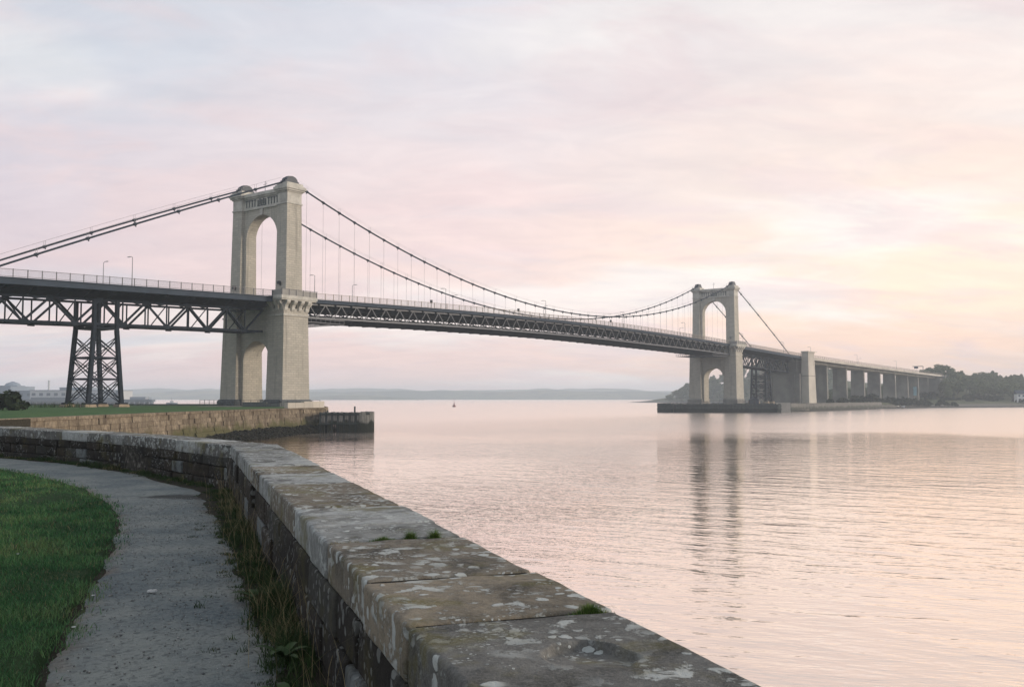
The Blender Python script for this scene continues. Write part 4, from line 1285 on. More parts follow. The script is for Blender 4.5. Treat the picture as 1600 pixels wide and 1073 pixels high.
# ================================================================== approach viaduct
via = empty('concrete_viaduct', BR_LOC, BR_RZ)
tag(via, 'pale concrete approach viaduct on plain slab piers running from the bridge into the wooded bank', 'viaduct')
sweep(xr(299.6, 560, 6), -4.6, 4.6, -0.3, -2.0, 'box_girder', M_conc, via)
vd = sweep(xr(299.6, 560, 6), -8.1, 8.1, 0.03, -0.30, 'deck_slab', M_conc, via)
for sy in (-1, 1):
    sweep(xr(299.6, 560, 6), *sorted((sy * 8.1, sy * 8.3)), 0.25, -0.95, 'edge_beam', M_conc, via)
    railing(299.8, 558, sy, vd, yoff=8.1, pitch=3.0, mat=M_rail_w, bars=.3)
for i, u in enumerate((338, 368, 398, 428, 459, 487, 512, 537)):
    p = MB(); zt = DECK(u) - 2.02
    p.frustum(u - .85, u + .85, -3.7, 3.7, 1.5, u - .75, u + .75, -3.4, 3.4, zt); p.build('viaduct_pier', M_conc_d, via)
MB().box(546, 572, -8.9, 8.9, 1.0, DECK(550) - 2.05).box(560.2, 572, -8.9, 8.9, DECK(550) - 2.05, DECK(566) + .3).build('abutment', M_conc_d, via)
# overhead sign frame near the bank
g = MB(); uu = 508; zd = DECK(uu)
g.box(uu - .15, uu + .15, -7.6, -7.3, zd, zd + 4.6).box(uu - .2, uu + .2, -7.6, -1.2, zd + 4.2, zd + 4.6)
gf = g.build('sign_gantry', M_rail, None, loc=BR_LOC, rz=BR_RZ)
tag(gf, 'small dark roadside gantry standing on the viaduct where it reaches the trees', 'gantry')
MB().box(uu - .45, uu - .25, -4.6, -2.2, zd + 3.0, zd + 4.2).build('sign_panel', M_fascia, gf)

# ---- street lamps on both bridge footways
def lamp_proto():
    root = empty('street_lamp', (0, 0, 0), BR_RZ)
    h = 5.3
    p = MB().tube([(0, 0, 0), (0, 0, 1.2), (0, 0, h)], [.10, .08, .05], 8).build('pole', M_lampw, root)
    MB().tube([(0, 0, h), (0, .5, h + .18), (0, 1.0, h + .2)], .045, 6).build('bracket', M_rail, root)
    MB().hexa([(-.13, .85, h + .12), (.13, .85, h + .12), (.13, 1.55, h + .14), (-.13, 1.55, h + .14), (-.09, .85, h + .27), (.09, .85, h + .27), (.09, 1.55, h + .22), (-.09, 1.55, h + .22)]).build('lamp_head', M_lampw, root)
    return root
lp = lamp_proto()
lamps = [(-74, 1), (-33.2, 1), (8.6, 1), (50.8, 1), (94, 1), (138, 1), (181, 1), (232, 1), (276, 1), (-54, -1), (-34.5 + 2, -1), (29.5, -1), (66, -1), (108, -1), (155, -1), (198, -1), (252, -1), (310, 1), (345, -1), (380, 1), (418, -1), (455, 1)]
where = ['just left of the trestle, off the frame edge', 'near footway above the left steel trestle', 'near footway just right of the near tower', 'near footway a quarter across the main span', 'near footway short of midspan', 'near footway just past midspan', 'near footway approaching the far tower',
         'near footway just past the far tower', 'near footway beside the far anchor pier', 'far footway at the left of the side span', 'far footway above the left steel trestle', 'far footway in the first part of the main span', 'far footway between first and second quarter of the span', 'far footway close to midspan', 'far footway past midspan', 'far footway just before the far tower', 'far footway above the far steel trestle',
         'viaduct just past the end pylon', 'viaduct over its first pier, far side', 'viaduct over its third pier, near side', 'viaduct over its fourth pier, far side', 'viaduct last before the trees, near side']
first = True
for (u, side), wtxt in zip(lamps, where):
    if u == -74: continue
    if first: o = lp; kids = []
    else:
        o = lp.copy(); COL.objects.link(o)
        for ch in lp.children:
            c = ch.copy(); COL.objects.link(c); c.parent = o
    x_, y_ = bw(u, side * 5.3)
    o.location = (x_, y_, DECK(u) + .03)
    o.rotation_euler = (0, 0, BR_RZ + (0 if side > 0 else math.pi))
    if first: proto_children = list(lp.children)
    tag(o, 'slim street lamp on the ' + wtxt, 'street lamp', 'street lamps along the bridge')
    first = False

# small signal boxes standing on the railing line
for i, (u, txt) in enumerate(((43, 'first'), (78, 'second'), (126, 'third'))):
    x_, y_ = bw(u, 7.5)
    b = empty('signal_box', (x_, y_, DECK(u)), BR_RZ); tag(b, 'small dark box on a post behind the bridge railing, %s from the near tower' % txt, 'signal box', 'boxes along the railing')
    MB().tube([(0, 0, 0), (0, 0, 1.5)], .05, 6).build('post', M_dark, b)
    MB().box(-.25, .25, -.2, .2, 1.25, 2.0).build('case', M_dark, b)

# ================================================================== quay at the near tower
QT = [(-38.3, 55), (-38.3, 75), (-38.1, 95), (-37.4, 122), (-35.6, 143), (-31.0, 157.5)]
QP = [(-32.0, 165), (-37.6, 190), (-41.5, 207), (-60, 222), (-262, 216)]
gq = [(x - 0.6, y) for x, y in QT] + QP
V = [(x, y, 3.86) for x, y in gq] + [(-262, 55, 3.86)]
n = len(V)
V2 = V + [(x, y, -2) for x, y, z in V]
F = [tuple(range(n))[::-1]] + [(i, (i + 1) % n, (i + 1) % n + n, i + n) for i in range(n)]
qg = link('quay_ground', np_mesh('quay_ground', V2, F), M_turf); qg['kind'] = 'structure'
# gently uneven far lawn on top
def far_lawn():
    ys = np.concatenate([np.arange(56, 150, 2.5), np.arange(150, 206, 3.0)])
    V = []; nc = 40
    for y in ys:
        xrt = np.interp(y, [p[1] for p in QT], [p[0] for p in QT]) - 0.9
        if y > 157.5: xrt = np.interp(y, [157.5, 165, 190, 207], [-31, -32, -37.6, -41.5]) - 1.2
        if y > 150: xrt = min(xrt, -58 + (y - 206) * -.0) if y > 172 else xrt
        for j in range(nc):
            x = xrt - 220 * (j / (nc - 1)) ** 1.7
            V.append((x, y, 3.865 + 0.02 + 0.22 * (0.5 + 0.5 * fbm(x, y, 0.04, 2)) * min(1, j / 5) * (0.3 if y > 150 else 1)))
    nr = len(ys); i = np.arange((nr - 1) * (nc - 1)); r = i // (nc - 1); c = i % (nc - 1); a = r * nc + c
    o = link('far_lawn', np_mesh('far_lawn', V, np.stack([a, a + nc, a + nc + 1, a + 1], 1), True), M_turf); o['kind'] = 'structure'
far_lawn()
M_paving = simple('quay_paving', (0.16, 0.15, 0.125), 0.95, 0.3, 0.4)
pv = MB().poly([(-33.2, 156, 3.90), (-37.4, 143, 3.90), (-48, 143, 3.90), (-62, 185, 3.90), (-62, 206, 3.90), (-42.3, 206, 3.90), (-38.4, 190, 3.90), (-33, 166, 3.90)], [tuple(range(8))])
pvo = pv.build('quay_paving', M_paving); pvo['kind'] = 'structure'

qw = empty('quay_wall', (0, 0, 0))
tag(qw, 'tall tawny masonry quay wall lit from the right, running out below the near tower', 'wall')
qat, qlen = poly_sampler(QT)
def qpt(s, off, z):
    a = qat(max(0, s - 1)); b = qat(min(qlen, s + 1)); t_ = (b - a).normalized(); nn = Vector((t_.y, -t_.x))
    p = qat(min(max(s, 0), qlen)) + nn * (off + 0.28 * (1 - z / 3.9) + max(0.0, 1.5 - z) * 0.30)
    return (p.x, p.y)
courses = [(3.62, 3.92), (3.04, 3.62), (2.5, 3.04), (1.92, 2.5), (1.35, 1.92), (0.7, 1.35), (-0.6, 0.7)]
qn = 0; rest = MB()
blocks = []
for ci, (z0, z1) in enumerate(courses):
    s = 0.0
    while s < qlen:
        far_f = 1.0
        l = rng.uniform(1.3, 2.6) if ci else rng.uniform(2.2, 3.4)
        blocks.append((ci, s, min(s + l, qlen), z0, z1)); s += l
blocks.sort(key=lambda b: -(b[2] - b[1]) * (b[4] - b[3]) / (60 + b[1]))
for bi, (ci, s0, s1, z0, z1) in enumerate(blocks):
    prd = rng.uniform(-0.06, 0.08) + (0.10 if ci == 0 else 0)
    a0 = qpt(s0 + .03, prd, z0); b0 = qpt(s1 - .03, prd + rng.uniform(-.03, .03), z0); a1 = qpt(s0 + .03, prd, z1); b1 = qpt(s1 - .03, prd, z1)
    dp = 1.0 if ci == 0 else .6
    c0 = qpt(s1 - .03, prd - dp, z0); d0 = qpt(s0 + .03, prd - dp, z0); c1 = qpt(s1 - .03, prd - dp, z1); d1 = qpt(s0 + .03, prd - dp, z1)
    pts = [(*a0, z0 + .02), (*b0, z0 + .02), (*c0, z0 + .02), (*d0, z0 + .02), (*a1, z1), (*b1, z1), (*c1, z1), (*d1, z1)]
    if bi < 300:
        o = MB().hexa(pts).build('coping_stone' if ci == 0 else 'stone_block', M_quayw, qw) if 'M_quayw' in globals() else None
        if o is None:
            def qmat():
                m, t = new_mat('quay_face_stone')
                pos = t.add('ShaderNodeNewGeometry').outputs['Position']; oi = t.add('ShaderNodeObjectInfo')
                n1 = t.noise(pos, 2.0, 7, 0.75); n2 = t.noise(pos, 6, 5, 0.7); st = t.noise(t.mapping(pos, scale=(.6, .6, .15)), 1.2, 4, .65)
                z = t.add('ShaderNodeSeparateXYZ', {0: pos}).outputs[2]
                c = t.mix(oi.outputs['Random'], (0.20, 0.165, 0.115), (0.36, 0.30, 0.215))
                c = t.mix(t.maprange(n1, .35, .62, 0, .75), c, (0.12, 0.095, 0.068))
                c = t.mix(t.maprange(n2, .55, .75, 0, .6), c, (0.48, 0.42, 0.33))
                c = t.mix(t.maprange(st, .50, .62, 0, .8), c, (0.09, 0.07, 0.05))
                zz = t.math('ADD', z, t.maprange(t.noise(pos, .35, 4, .6), .3, .7, -.8, .8, smooth=False))
                c = t.mix(t.maprange(zz, 2.3, 1.2), c, (0.10, 0.095, 0.045))
                c = t.mix(t.maprange(zz, .9, .3), c, (0.03, 0.032, 0.018))
                t.set(t.bs, 'Base Color', c); t.set(t.bs, 'Roughness', .95); bump(t, t.math('ADD', n1, n2), .05)
                return m
            M_quayw = qmat()
            o = MB().hexa(pts).build('coping_stone' if ci == 0 else 'stone_block', M_quayw, qw)
    else: rest.hexa(pts)
ro = rest.build('stone_blocks', M_quayw, qw); ro['kind'] = 'stuff'
bk = MB()
for s0, s1 in zip(np.linspace(0, qlen, 30)[:-1], np.linspace(0, qlen, 30)[1:]):
    for zl, zh in ((-1.2, 0.2), (0.2, 1.5), (1.5, 3.6)):
        a0 = qpt(s0, -.16, zl); b0 = qpt(s1, -.16, zl); a1 = qpt(s0, -.16, zh); b1 = qpt(s1, -.16, zh)
        c0 = qpt(s1, -2.2, 3.9); d0 = qpt(s0, -2.2, 3.9)
        bk.hexa([(*a0, zl), (*b0, zl), (*c0, zl), (*d0, zl), (*a1, zh), (*b1, zh), (*c0, zh), (*d0, zh)])
bk.build('wall_backing', M_mortar, qw)
# end face of the quay, battered
ef = MB(); a = QT[-1]; b = QP[0]; c = QP[1]
ef.hexa([(a[0] - .3, a[1] - .1, -1.2), (a[0] + .9, a[1] + .1, -1.2), (b[0] + .6, b[1], -1.2), (b[0] - .6, b[1], -1.2), (a[0] - .5, a[1] - .1, 3.93), (a[0] + .08, a[1], 3.93), (b[0] + .05, b[1], 3.93), (b[0] - .6, b[1], 3.93)])
ef.hexa([(b[0] - .6, b[1], -1.2), (b[0] + .6, b[1], -1.2), (c[0] + .6, c[1], -1.2), (c[0] - .6, c[1], -1.2), (b[0] - .6, b[1], 3.92), (b[0] + .05, b[1], 3.92), (c[0] + .05, c[1], 3.92), (c[0] - .6, c[1], 3.92)])
ef.build('quay_end', M_quayw, qw)

# raised parapet block at the quay tip, and its coping
pb = empty('tip_parapet', (0, 0, 0)); tag(pb, 'short raised pale stone parapet at the very tip of the quay', 'parapet')
def ppt(s, off): return qpt(s, off, 3.9)
for k, (s0, s1) in enumerate(((qlen - 11.5, qlen - 9.2), (qlen - 9.15, qlen - 6.6), (qlen - 6.55, qlen - 3.9), (qlen - 3.85, qlen - 1.7), (qlen - 1.65, qlen + 0))):
    a, b, c, d = ppt(s0, -.15), ppt(s1, -.15), ppt(s1, -.75), ppt(s0, -.75)
    h1 = 4.95 if k >= 2 else 4.75
    MB().hexa([(*a, 3.925), (*b, 3.925), (*c, 3.925), (*d, 3.925), (*a, h1), (*b, h1), (*c, h1), (*d, h1)]).build('parapet_stone', M_conc, pb)

# seaweed-covered boulders along the foot of the quay
def weed_rocks():
    mbv = []; mbf = []; tn = []
    for i in range(2600):
        s = rng.uniform(52, qlen + 0.5) if i < 2200 else rng.uniform(30, 60)
        wdt = 0.5 + 2.4 * min(1, max(0, (s - 50) / 30))
        if s > qlen - 8: wdt *= 0.55
        off = 0.1 + rng.random() * wdt
        x, y = qpt(s, 0, 0); xx, yy = qpt(s, off, 0)
        zz = 1.15 * max(0, 1 - off / max(.1, wdt)) * min(1, (s - 40) / 40 + .2) - 0.1 + rng.uniform(-.1, .15)
        r = rng.uniform(0.12, 0.36)
        b = len(mbv)
        for a_ in range(5):
            for e_ in (-0.4, 0.55):
                an_ = a_ * 1.2566 + e_; q = r * rng.uniform(.7, 1.15)
                mbv.append((xx + q * math.cos(an_) * .95, yy + q * math.sin(an_), zz + r * e_ * rng.uniform(.6, 1.0)))
        mbv.append((xx, yy, zz + r * rng.uniform(.6, .9)))
        for a_ in range(5):
            p0 = b + a_ * 2; p1 = b + ((a_ + 1) % 5) * 2
            mbf += [(p0, p1, p1 + 1), (p0, p1 + 1, p0 + 1), (p0 + 1, p1 + 1, b + 10)]
    m, t = new_mat('bladderwrack')
    pos = t.add('ShaderNodeNewGeometry').outputs['Position']
    nn = t.noise(pos, 1.5, 5, .7)
    t.set(t.bs, 'Base Color', t.ramp(nn, [(.35, (.007, .008, .005)), (.62, (.016, .016, .008)), (.78, (.055, .06, .02))])); t.set(t.bs, 'Roughness', .55)
    bump(t, t.noise(pos, 14, 4, .7), .08)
    o = link('seaweed_rocks', np_mesh('seaweed_rocks', np.array(mbv), np.array(mbf)), m); o['kind'] = 'stuff'; o['label'] = 'dark seaweed covered stones at the foot of the quay wall'
weed_rocks()

# ---- timber dolphin beside the quay tip
td = empty('timber_jetty', (-26.6, 154.0, 0), R(4))
tag(td, 'weathered timber pile jetty standing in the water just off the quay tip', 'jetty')
topf = MB().box(-3.9, 3.7, -2.4, 3.0, 2.85, 3.15).build('jetty_deck', M_timber_d, td)
path_pts = []
for x in np.arange(-4.1, 1.9, 0.31): path_pts.append((x, -2.6, 0))
for k in range(25):
    a = -math.pi / 2 + k * math.pi / 24 * 0.98
    path_pts.append((1.85 + 2.25 * math.cos(a), -.2 + 2.45 * math.sin(a), 1))
for k, (x, y, rnd_) in enumerate(path_pts):
    zt = 3.25 + rng.uniform(-.08, .06)
    gap = (not rnd_) and k in (3, 7, 8)
    MB().tube([(x, y, -1.5 if not gap else 1.25), (x, y, zt)], .165 if not gap else .15, 7).build('timber_pile', M_timber if (rnd_ or k % 3 != 0) else M_timber_d, td)
MB().box(-4.2, 2.0, -2.85, -2.66, 2.75, 3.05).build('waler', M_timber_d, td)
MB().box(-4.2, 2.0, -2.85, -2.66, 1.3, 1.55).build('waler', M_timber_d, td)
for x in np.arange(-4.1, 2.0, .33):
    if abs(x + 1.8) > .3: MB().tube([(x, 2.7, -1.5), (x, 2.7, 3)], .17, 6).build('timber_pile', M_timber_d, td)
MB().tube([(1.3, -2.2, 3.0), (1.3, -2.2, 4.15)], .14, 7).build('mooring_post', M_timber_d, td)
MB().tube([(-3.0, -2.2, 3.0), (-3.0, -2.2, 3.5)], .1, 7).build('mooring_post', M_timber_d, td)

# ---- little railings on the quay
def fence(pts, h, label, cat='railing', mat=None, pitch=2.0, z=3.9, group=None):
    root = empty('metal_railing', (pts[0][0], pts[0][1], z)); tag(root, label, cat, group)
    ps = [Vector((p[0] - pts[0][0], p[1] - pts[0][1], 0)) for p in pts]
    for a, b in zip(ps[:-1], ps[1:]):
        L = (b - a).length; n_ = max(1, int(L / pitch))
        for z_ in (h, h * .55): MB().beam(a + Vector((0, 0, z_)), b + Vector((0, 0, z_)), .06, .06).build('rail', mat or M_rail, root)
        for i in range(n_ + 1):
            p = a.lerp(b, i / n_); MB().box(p.x - .04, p.x + .04, p.y - .04, p.y + .04, 0, h).build('post', mat or M_rail, root)
fence([bw(-6.0, -3), bw(-5.5, 11.6), bw(5.0, 11.4)], 1.15, 'thin dark railing round the foot of the near tower leg')
fence([(-62.5, 190), (-57.5, 192)], 1.2, 'short dark railing on the lawn just left of the near tower', pitch=.8)
tg = MB().box(-48.6, -44.3, 171.2, 171.9, 3.9, 4.75).box(-44.2, -41.8, 171.0, 171.9, 3.9, 4.45)
tag(tg.build('stone_trough', M_plinth), 'low grey stone block standing on the quay in front of the near tower leg', 'stone block')
kb = MB().box(-262, -56, 214.5, 215.4, 3.7, 4.15); tag(kb.build('kerb_wall', M_plinth), 'low dark kerb wall along the far edge of the lawn left of the tower', 'wall')

# ================================================================== foliage builders
def crown_mesh(name, seed, n_clump=26, r=3.6, h=6.0, leaf=0.42, per=46):
    g = np.random.default_rng(seed)
    cl = []
    for i in range(n_clump):
        a = g.uniform(0, 2 * np.pi); e = g.uniform(-0.35, 1.0); q = g.uniform(0.35, 0.85)
        cl.append((math.cos(a) * r * q * math.sqrt(max(0.05, 1 - max(e, 0) ** 2 * .8)), math.sin(a) * r * q * math.sqrt(max(0.05, 1 - max(e, 0) ** 2 * .8)), h * 0.42 + e * h * 0.42, g.uniform(0.16, 0.38) * r))
    cl.append((0, 0, h * .5, r * .55))
    V = []; T = []
    for (cx, cy, cz, cr) in cl:
        d = g.normal(size=(per, 3)); d /= np.linalg.norm(d, axis=1)[:, None]
        d[:, 2] = np.where(d[:, 2] < -0.5, -d[:, 2], d[:, 2])
        c = np.array([cx, cy, cz]) + d * cr * g.uniform(0.75, 1.08, (per, 1))
        nrm = d + g.normal(0, 0.5, (per, 3)); nrm /= np.linalg.norm(nrm, axis=1)[:, None]
        a1 = np.cross(nrm, g.normal(size=(per, 3))); a1 /= np.linalg.norm(a1, axis=1)[:, None]; a2 = np.cross(nrm, a1)
        s = leaf * g.uniform(0.6, 1.5, (per, 1))
        q = np.stack([c - a1 * s, c - a2 * s * .7, c + a1 * s, c + a2 * s * .7], 1)
        V.append(q.reshape(-1, 3)); T.append(np.repeat(np.clip(g.normal(0.45 + .2 * d[:, 2], .18), 0, 1), 4))
    V = np.concatenate(V); F = np.arange(len(V)).reshape(-1, 4)
    return np_mesh(name, V, F, uv=False, tint=np.concatenate(T))
def trunk_mesh(name, seed, h, r=.28):
    g = random.Random(seed); mb = MB()
    mb.tube([(0, 0, -.8), (0.05, 0, h * .25), (.1, .08, h * .5), (0, .1, h * .8)], [r, r * .8, r * .55, r * .15], 7)
    for k in range(5):
        a = k * 1.3 + g.random(); z0 = h * (.22 + .09 * k); L = h * .32
        mb.tube([(0.05, 0, z0), (math.cos(a) * L * .5, math.sin(a) * L * .5, z0 + L * .35), (math.cos(a) * L, math.sin(a) * L, z0 + L * .8)], [r * .45, r * .3, r * .1], 5)
    return mb.mesh(name)
crowns = []; trunks = []
for k, (rr, hh) in enumerate(((4.6, 9.5), (5.4, 9.0), (3.8, 10.5), (5.0, 8.0), (6.2, 10.5), (3.0, 11.5))):
    cm = crown_mesh('crown', 40 + k, n_clump=38, r=rr, h=hh, leaf=.46, per=46); cm.materials.append(M_leaf); crowns.append(cm)
    tm = trunk_mesh('trunk', 60 + k, hh * .9); tm.materials.append(M_bark); trunks.append(tm)
bushm = []
for k in range(4):
    cm = crown_mesh('foliage', 80 + k, n_clump=16, r=3.2 + k * .4, h=3.6, leaf=.42, per=40); cm.materials.append(M_leafd); bushm.append(cm)

# ================================================================== far bank: land with woods
COAST = [(104, 368), (135, 408), (160, 443), (178, 470), (193, 495), (232, 520), (304, 563), (420, 600), (640, 640), (1100, 700), (1500, 1400), (1500, 1700), (260, 1700), (175, 1230), (136, 1162), (150, 1120), (185, 1040), (225, 950), (262, 860), (235, 760), (205, 680), (175, 600), (140, 520), (112, 455), (92, 405), (86, 376)]
CA = np.array(COAST, float)
def signed_in(X, Y):
    P = np.stack([X, Y], -1)
    dmin = np.full(X.shape, 1e9); inside = np.zeros(X.shape, bool)
    for i in range(len(CA)):
        a = CA[i]; b = CA[(i + 1) % len(CA)]
        ab = b - a; t_ = np.clip(((P - a) @ ab) / (ab @ ab), 0, 1)
        d = np.linalg.norm(P - (a + t_[..., None] * ab), axis=-1); dmin = np.minimum(dmin, d)
        c = ((a[1] > Y) != (b[1] > Y)) & (X < (b[0] - a[0]) * (Y - a[1]) / (b[1] - a[1] + 1e-12) + a[0])
        inside ^= c
    return np.where(inside, dmin, -dmin)
HILLS = [(385, 760, 90, 80, 9), (322, 700, 50, 60, 4), (600, 860, 200, 110, 16), (290, 1020, 80, 110, 17), (225, 1075, 42, 60, 9), (420, 1100, 200, 150, 18), (286, 648, 26, 30, 11)]
def land_h(X, Y):
    d = signed_in(X, Y)
    quay = np.clip((510 - Y) / 25, 0, 1)
    edge = np.where(d > 0, np.minimum(3.3, d * (0.075 + quay * 3.0) + .0), np.maximum(-3, d * .3)) - 0.15
    h = edge
    f = np.clip((d - 18) / 70, 0, 1)
    for (cx, cy, sx, sy_, a) in HILLS:
        h = h + f * a * np.exp(-((X - cx) / sx) ** 2 - ((Y - cy) / sy_) ** 2)
    return h
def far_bank_mat():
    m, t = new_mat('far_bank_ground')
    pos = t.add('ShaderNodeNewGeometry').outputs['Position']; z = t.add('ShaderNodeSeparateXYZ', {0: pos}).outputs[2]
    n = t.noise(pos, .06, 6, .65); n2 = t.noise(pos, .5, 5, .7)
    c = t.mix(t.maprange(n, .4, .6), (0.075, 0.09, 0.045), (0.13, 0.13, 0.07))
    c = t.mix(t.maprange(n2, .45, .7, 0, .5), c, (0.05, 0.06, 0.035))
    zz = t.math('ADD', z, t.maprange(n2, .3, .7, -.5, .5, smooth=False))
    c = t.mix(t.maprange(zz, 2.3, 1.5), c, (0.17, 0.155, 0.125)); c = t.mix(t.maprange(zz, .8, .4), c, (0.05, 0.05, 0.042))
    t.set(t.bs, 'Base Color', c); t.set(t.bs, 'Roughness', .95)
    return m
M_bank = far_bank_mat()
grid_sheet('far_bank', np.concatenate([np.arange(70, 330, 5.0), np.arange(330, 640, 10.0), np.arange(640, 1520, 40.0)]), np.concatenate([np.arange(350, 640, 5.0), np.arange(640, 1300, 12.0), np.arange(1300, 1720, 40.0)]), land_h, M_bank)

def lh(x, y): return float(land_h(np.array([x]), np.array([y]))[0])
# quay front along the viaduct
qf = empty('concrete_quay', (0, 0, 0)); tag(qf, 'long low grey concrete quay edge under the viaduct on the far bank', 'quay')
cq = [(101, 365.5), (135, 405.8), (160, 441.2), (178, 468.5), (192, 493)]
for k, (a, b) in enumerate(zip(cq[:-1], cq[1:])):
    a = Vector(a); b = Vector(b); t_ = (b - a).normalized(); nn = Vector((-t_.y, t_.x)) * 2.2
    n_ = int((b - a).length / 7)
    for i in range(n_):
        p = a.lerp(b, i / n_); q = a.lerp(b, (i + 1) / n_) - t_ * .12
        h1 = 3.35 + rng.uniform(-.05, .05)
        MB().hexa([(p.x + t_.y * .3, p.y - t_.x * .3, -1), (q.x + t_.y * .3, q.y - t_.x * .3, -1), (q.x + nn.x, q.y + nn.y, -1), (p.x + nn.x, p.y + nn.y, -1), (p.x, p.y, h1), (q.x, q.y, h1), (q.x + nn.x, q.y + nn.y, h1), (p.x + nn.x, p.y + nn.y, h1)]).build('quay_block', M_quayc, qf) if 'M_quayc' in globals() else None
        if 'M_quayc' not in globals():
            M_quayc = ashlar('tidal_concrete', (.20, .19, .165), (.17, .165, .145), (.08, .08, .07), 3.0, 1.0, .03, algae=(1.7, (.05, .055, .04), .9, (.03, .032, .026)))
            MB().hexa([(p.x + t_.y * .3, p.y - t_.x * .3, -1), (q.x + t_.y * .3, q.y - t_.x * .3, -1), (q.x + nn.x, q.y + nn.y, -1), (p.x + nn.x, p.y + nn.y, -1), (p.x, p.y, h1), (q.x, q.y, h1), (q.x + nn.x, q.y + nn.y, h1), (p.x + nn.x, p.y + nn.y, h1)]).build('quay_block', M_quayc, qf)

# ---- fendered island under the far tower
fd = empty('fender_island', BR_LOC, BR_RZ); tag(fd, 'dark timber fendered island carrying the far bridge tower', 'fender')
FX0, FX1, FY0, FY1 = SPAN - 21, SPAN + 9, -15.5, 19.0
C1 = [(56.0, 364.0), (61.0, 358.5), (99.5, 356.0), (106.0, 362.0), (97, 386), (66, 392)]
def toloc(p):
    d = Vector(p) - Vector((BR_LOC[0], BR_LOC[1])); return (d.dot(U), -d.dot(Wd))
CL = [toloc(p) for p in C1]
V = [(x, y, 3.0) for x, y in CL] + [(x, y, -1.5) for x, y in CL]; n = len(CL)
link('island_core', np_mesh('island_core', V, [tuple(range(n))] + [(i, (i + 1) % n, (i + 1) % n + n, i + n) for i in range(n)]), M_conc_d, fd)
for i in range(n):
    a = Vector(CL[i]); b = Vector(CL[(i + 1) % n]); L = (b - a).length; t_ = (b - a) / L; no = Vector((t_.y, -t_.x))
    if no.dot((a + b) / 2 - sum((Vector(c) for c in CL), Vector((0, 0))) / n) < 0: no = -no
    k_ = int(L / .46)
    for j in range(k_):
        p = a + t_ * (j + .5) * L / k_ + no * .22; hw_ = L / k_ * .42
        q0 = p - t_ * hw_; q1 = p + t_ * hw_; zt = 3.35 + rng.uniform(-.22, .18)
        MB().hexa([(*(q0 - no * .1), -1), (*(q1 - no * .1), -1), (*(q1 + no * .1), -1), (*(q0 + no * .1), -1), (*(q0 - no * .1), zt), (*(q1 - no * .1), zt), (*(q1 + no * .1), zt), (*(q0 + no * .1), zt)]).build('fender_plank', M_timber_d, fd)
    MB().beam((*(a + no * .42), 2.6), (*(b + no * .42), 2.6), .2, .3).build('waler', M_timber_d, fd)
    MB().beam((*(a + no * .42), 1.2), (*(b + no * .42), 1.2), .2, .3).build('waler', M_timber_d, fd)
# railing and small sheds on the island
fence([(60.5, 361), (99, 359)], 1.15, 'pale thin railing along the front of the far tower island', z=3.2, pitch=2.2, mat=M_steel2)
def shed(x, y, z, w_, d_, h_, rz, label, mat):
    r_ = empty('shed', (x, y, z), rz); tag(r_, label, 'shed')
    MB().box(-w_ / 2, w_ / 2, -d_ / 2, d_ / 2, 0, h_).build('wall', mat, r_)
    MB().prism([(-w_ / 2 - .15, h_), (w_ / 2 + .15, h_), (0, h_ + w_ * .3)], 1, -d_ / 2 - .15, d_ / 2 + .15).build('roof', M_fascia, r_)
    MB().box(-.4, .4, -d_ / 2 - .03, -d_ / 2 + .02, 0, min(2, h_ * .85)).build('door', M_dark, r_)
shed(93.5, 367, 3.0, 3.2, 3.0, 1.7, 0, 'small grey shed below the right leg of the far steel trestle', M_fascia)
shed(88.2, 369.5, 3.0, 2.2, 2.5, 1.5, .1, 'smaller grey shed right beside the far tower leg', M_fascia)
cs = MB().box(99.6, 104.8, 357.2, 360.0, -1, 3.7); tag(cs.build('concrete_dolphin', M_conc), 'pale concrete block at the right end of the dark fendered island', 'mooring block')

# ---- trees
def place_tree(x, y, z, k, sc, label, group, bush=False):
    t_ = empty('bush' if bush else 'broadleaf_tree', (x, y, z), rng.uniform(0, 6.28)); t_.scale = (sc * rng.uniform(.9, 1.15), sc * rng.uniform(.9, 1.15), sc * rng.uniform(.9, 1.1))
    tag(t_, label, 'bush' if bush else 'tree', group)
    if bush: link('foliage', bushm[k % 4], None, t_)
    else:
        c = link('crown', crowns[k % 6], None, t_); c.location = (0, 0, 1.3); link('trunk', trunks[k % 6], None, t_)
def scatter(n, region, mind, fn):
    pts = []; tries = 0
    while len(pts) < n and tries < n * 60:
        tries += 1
        x, y = region()
        if all((x - a) ** 2 + (y - b) ** 2 > mind * mind for a, b in pts):
            pts.append((x, y)); fn(x, y, len(pts))
def reg(x0, x1, y0, y1, ratio=None, mind=None):
    def f():
        while True:
            x = rng.uniform(x0, x1); y = rng.uniform(y0, y1)
            if ratio and not (ratio[0] < x / y < ratio[1]): continue
            dd = float(signed_in(np.array([x]), np.array([y]))[0])
            q_ = Vector((x - BR_LOC[0], y - BR_LOC[1]))
            if abs(q_.dot(Wd)) < 12 and q_.dot(U) < 566: continue
            if dd > (mind or 20): return x, y
    return f
scatter(120, reg(255, 440, 610, 760, (0.425, 0.60), 48), 7.0, lambda x, y, i: place_tree(x, y, lh(x, y) - .3, rng.randrange(6), rng.uniform(.75, 1.15), *(('hazy green tree on the higher ground of the wood right of the viaduct end', 'trees on the higher ground of the far right wood') if lh(x, y) > 8 else ('hazy green tree on the lower ground of the wood right of the viaduct', 'trees on the lower ground of the far right wood'))))
scatter(46, reg(185, 300, 560, 700, (0.30, 0.425), 22), 8.0, lambda x, y, i: place_tree(x, y, lh(x, y) - .3, rng.randrange(6), rng.uniform(.6, .9), 'hazy green tree seen between the viaduct piers', 'trees behind the viaduct'))
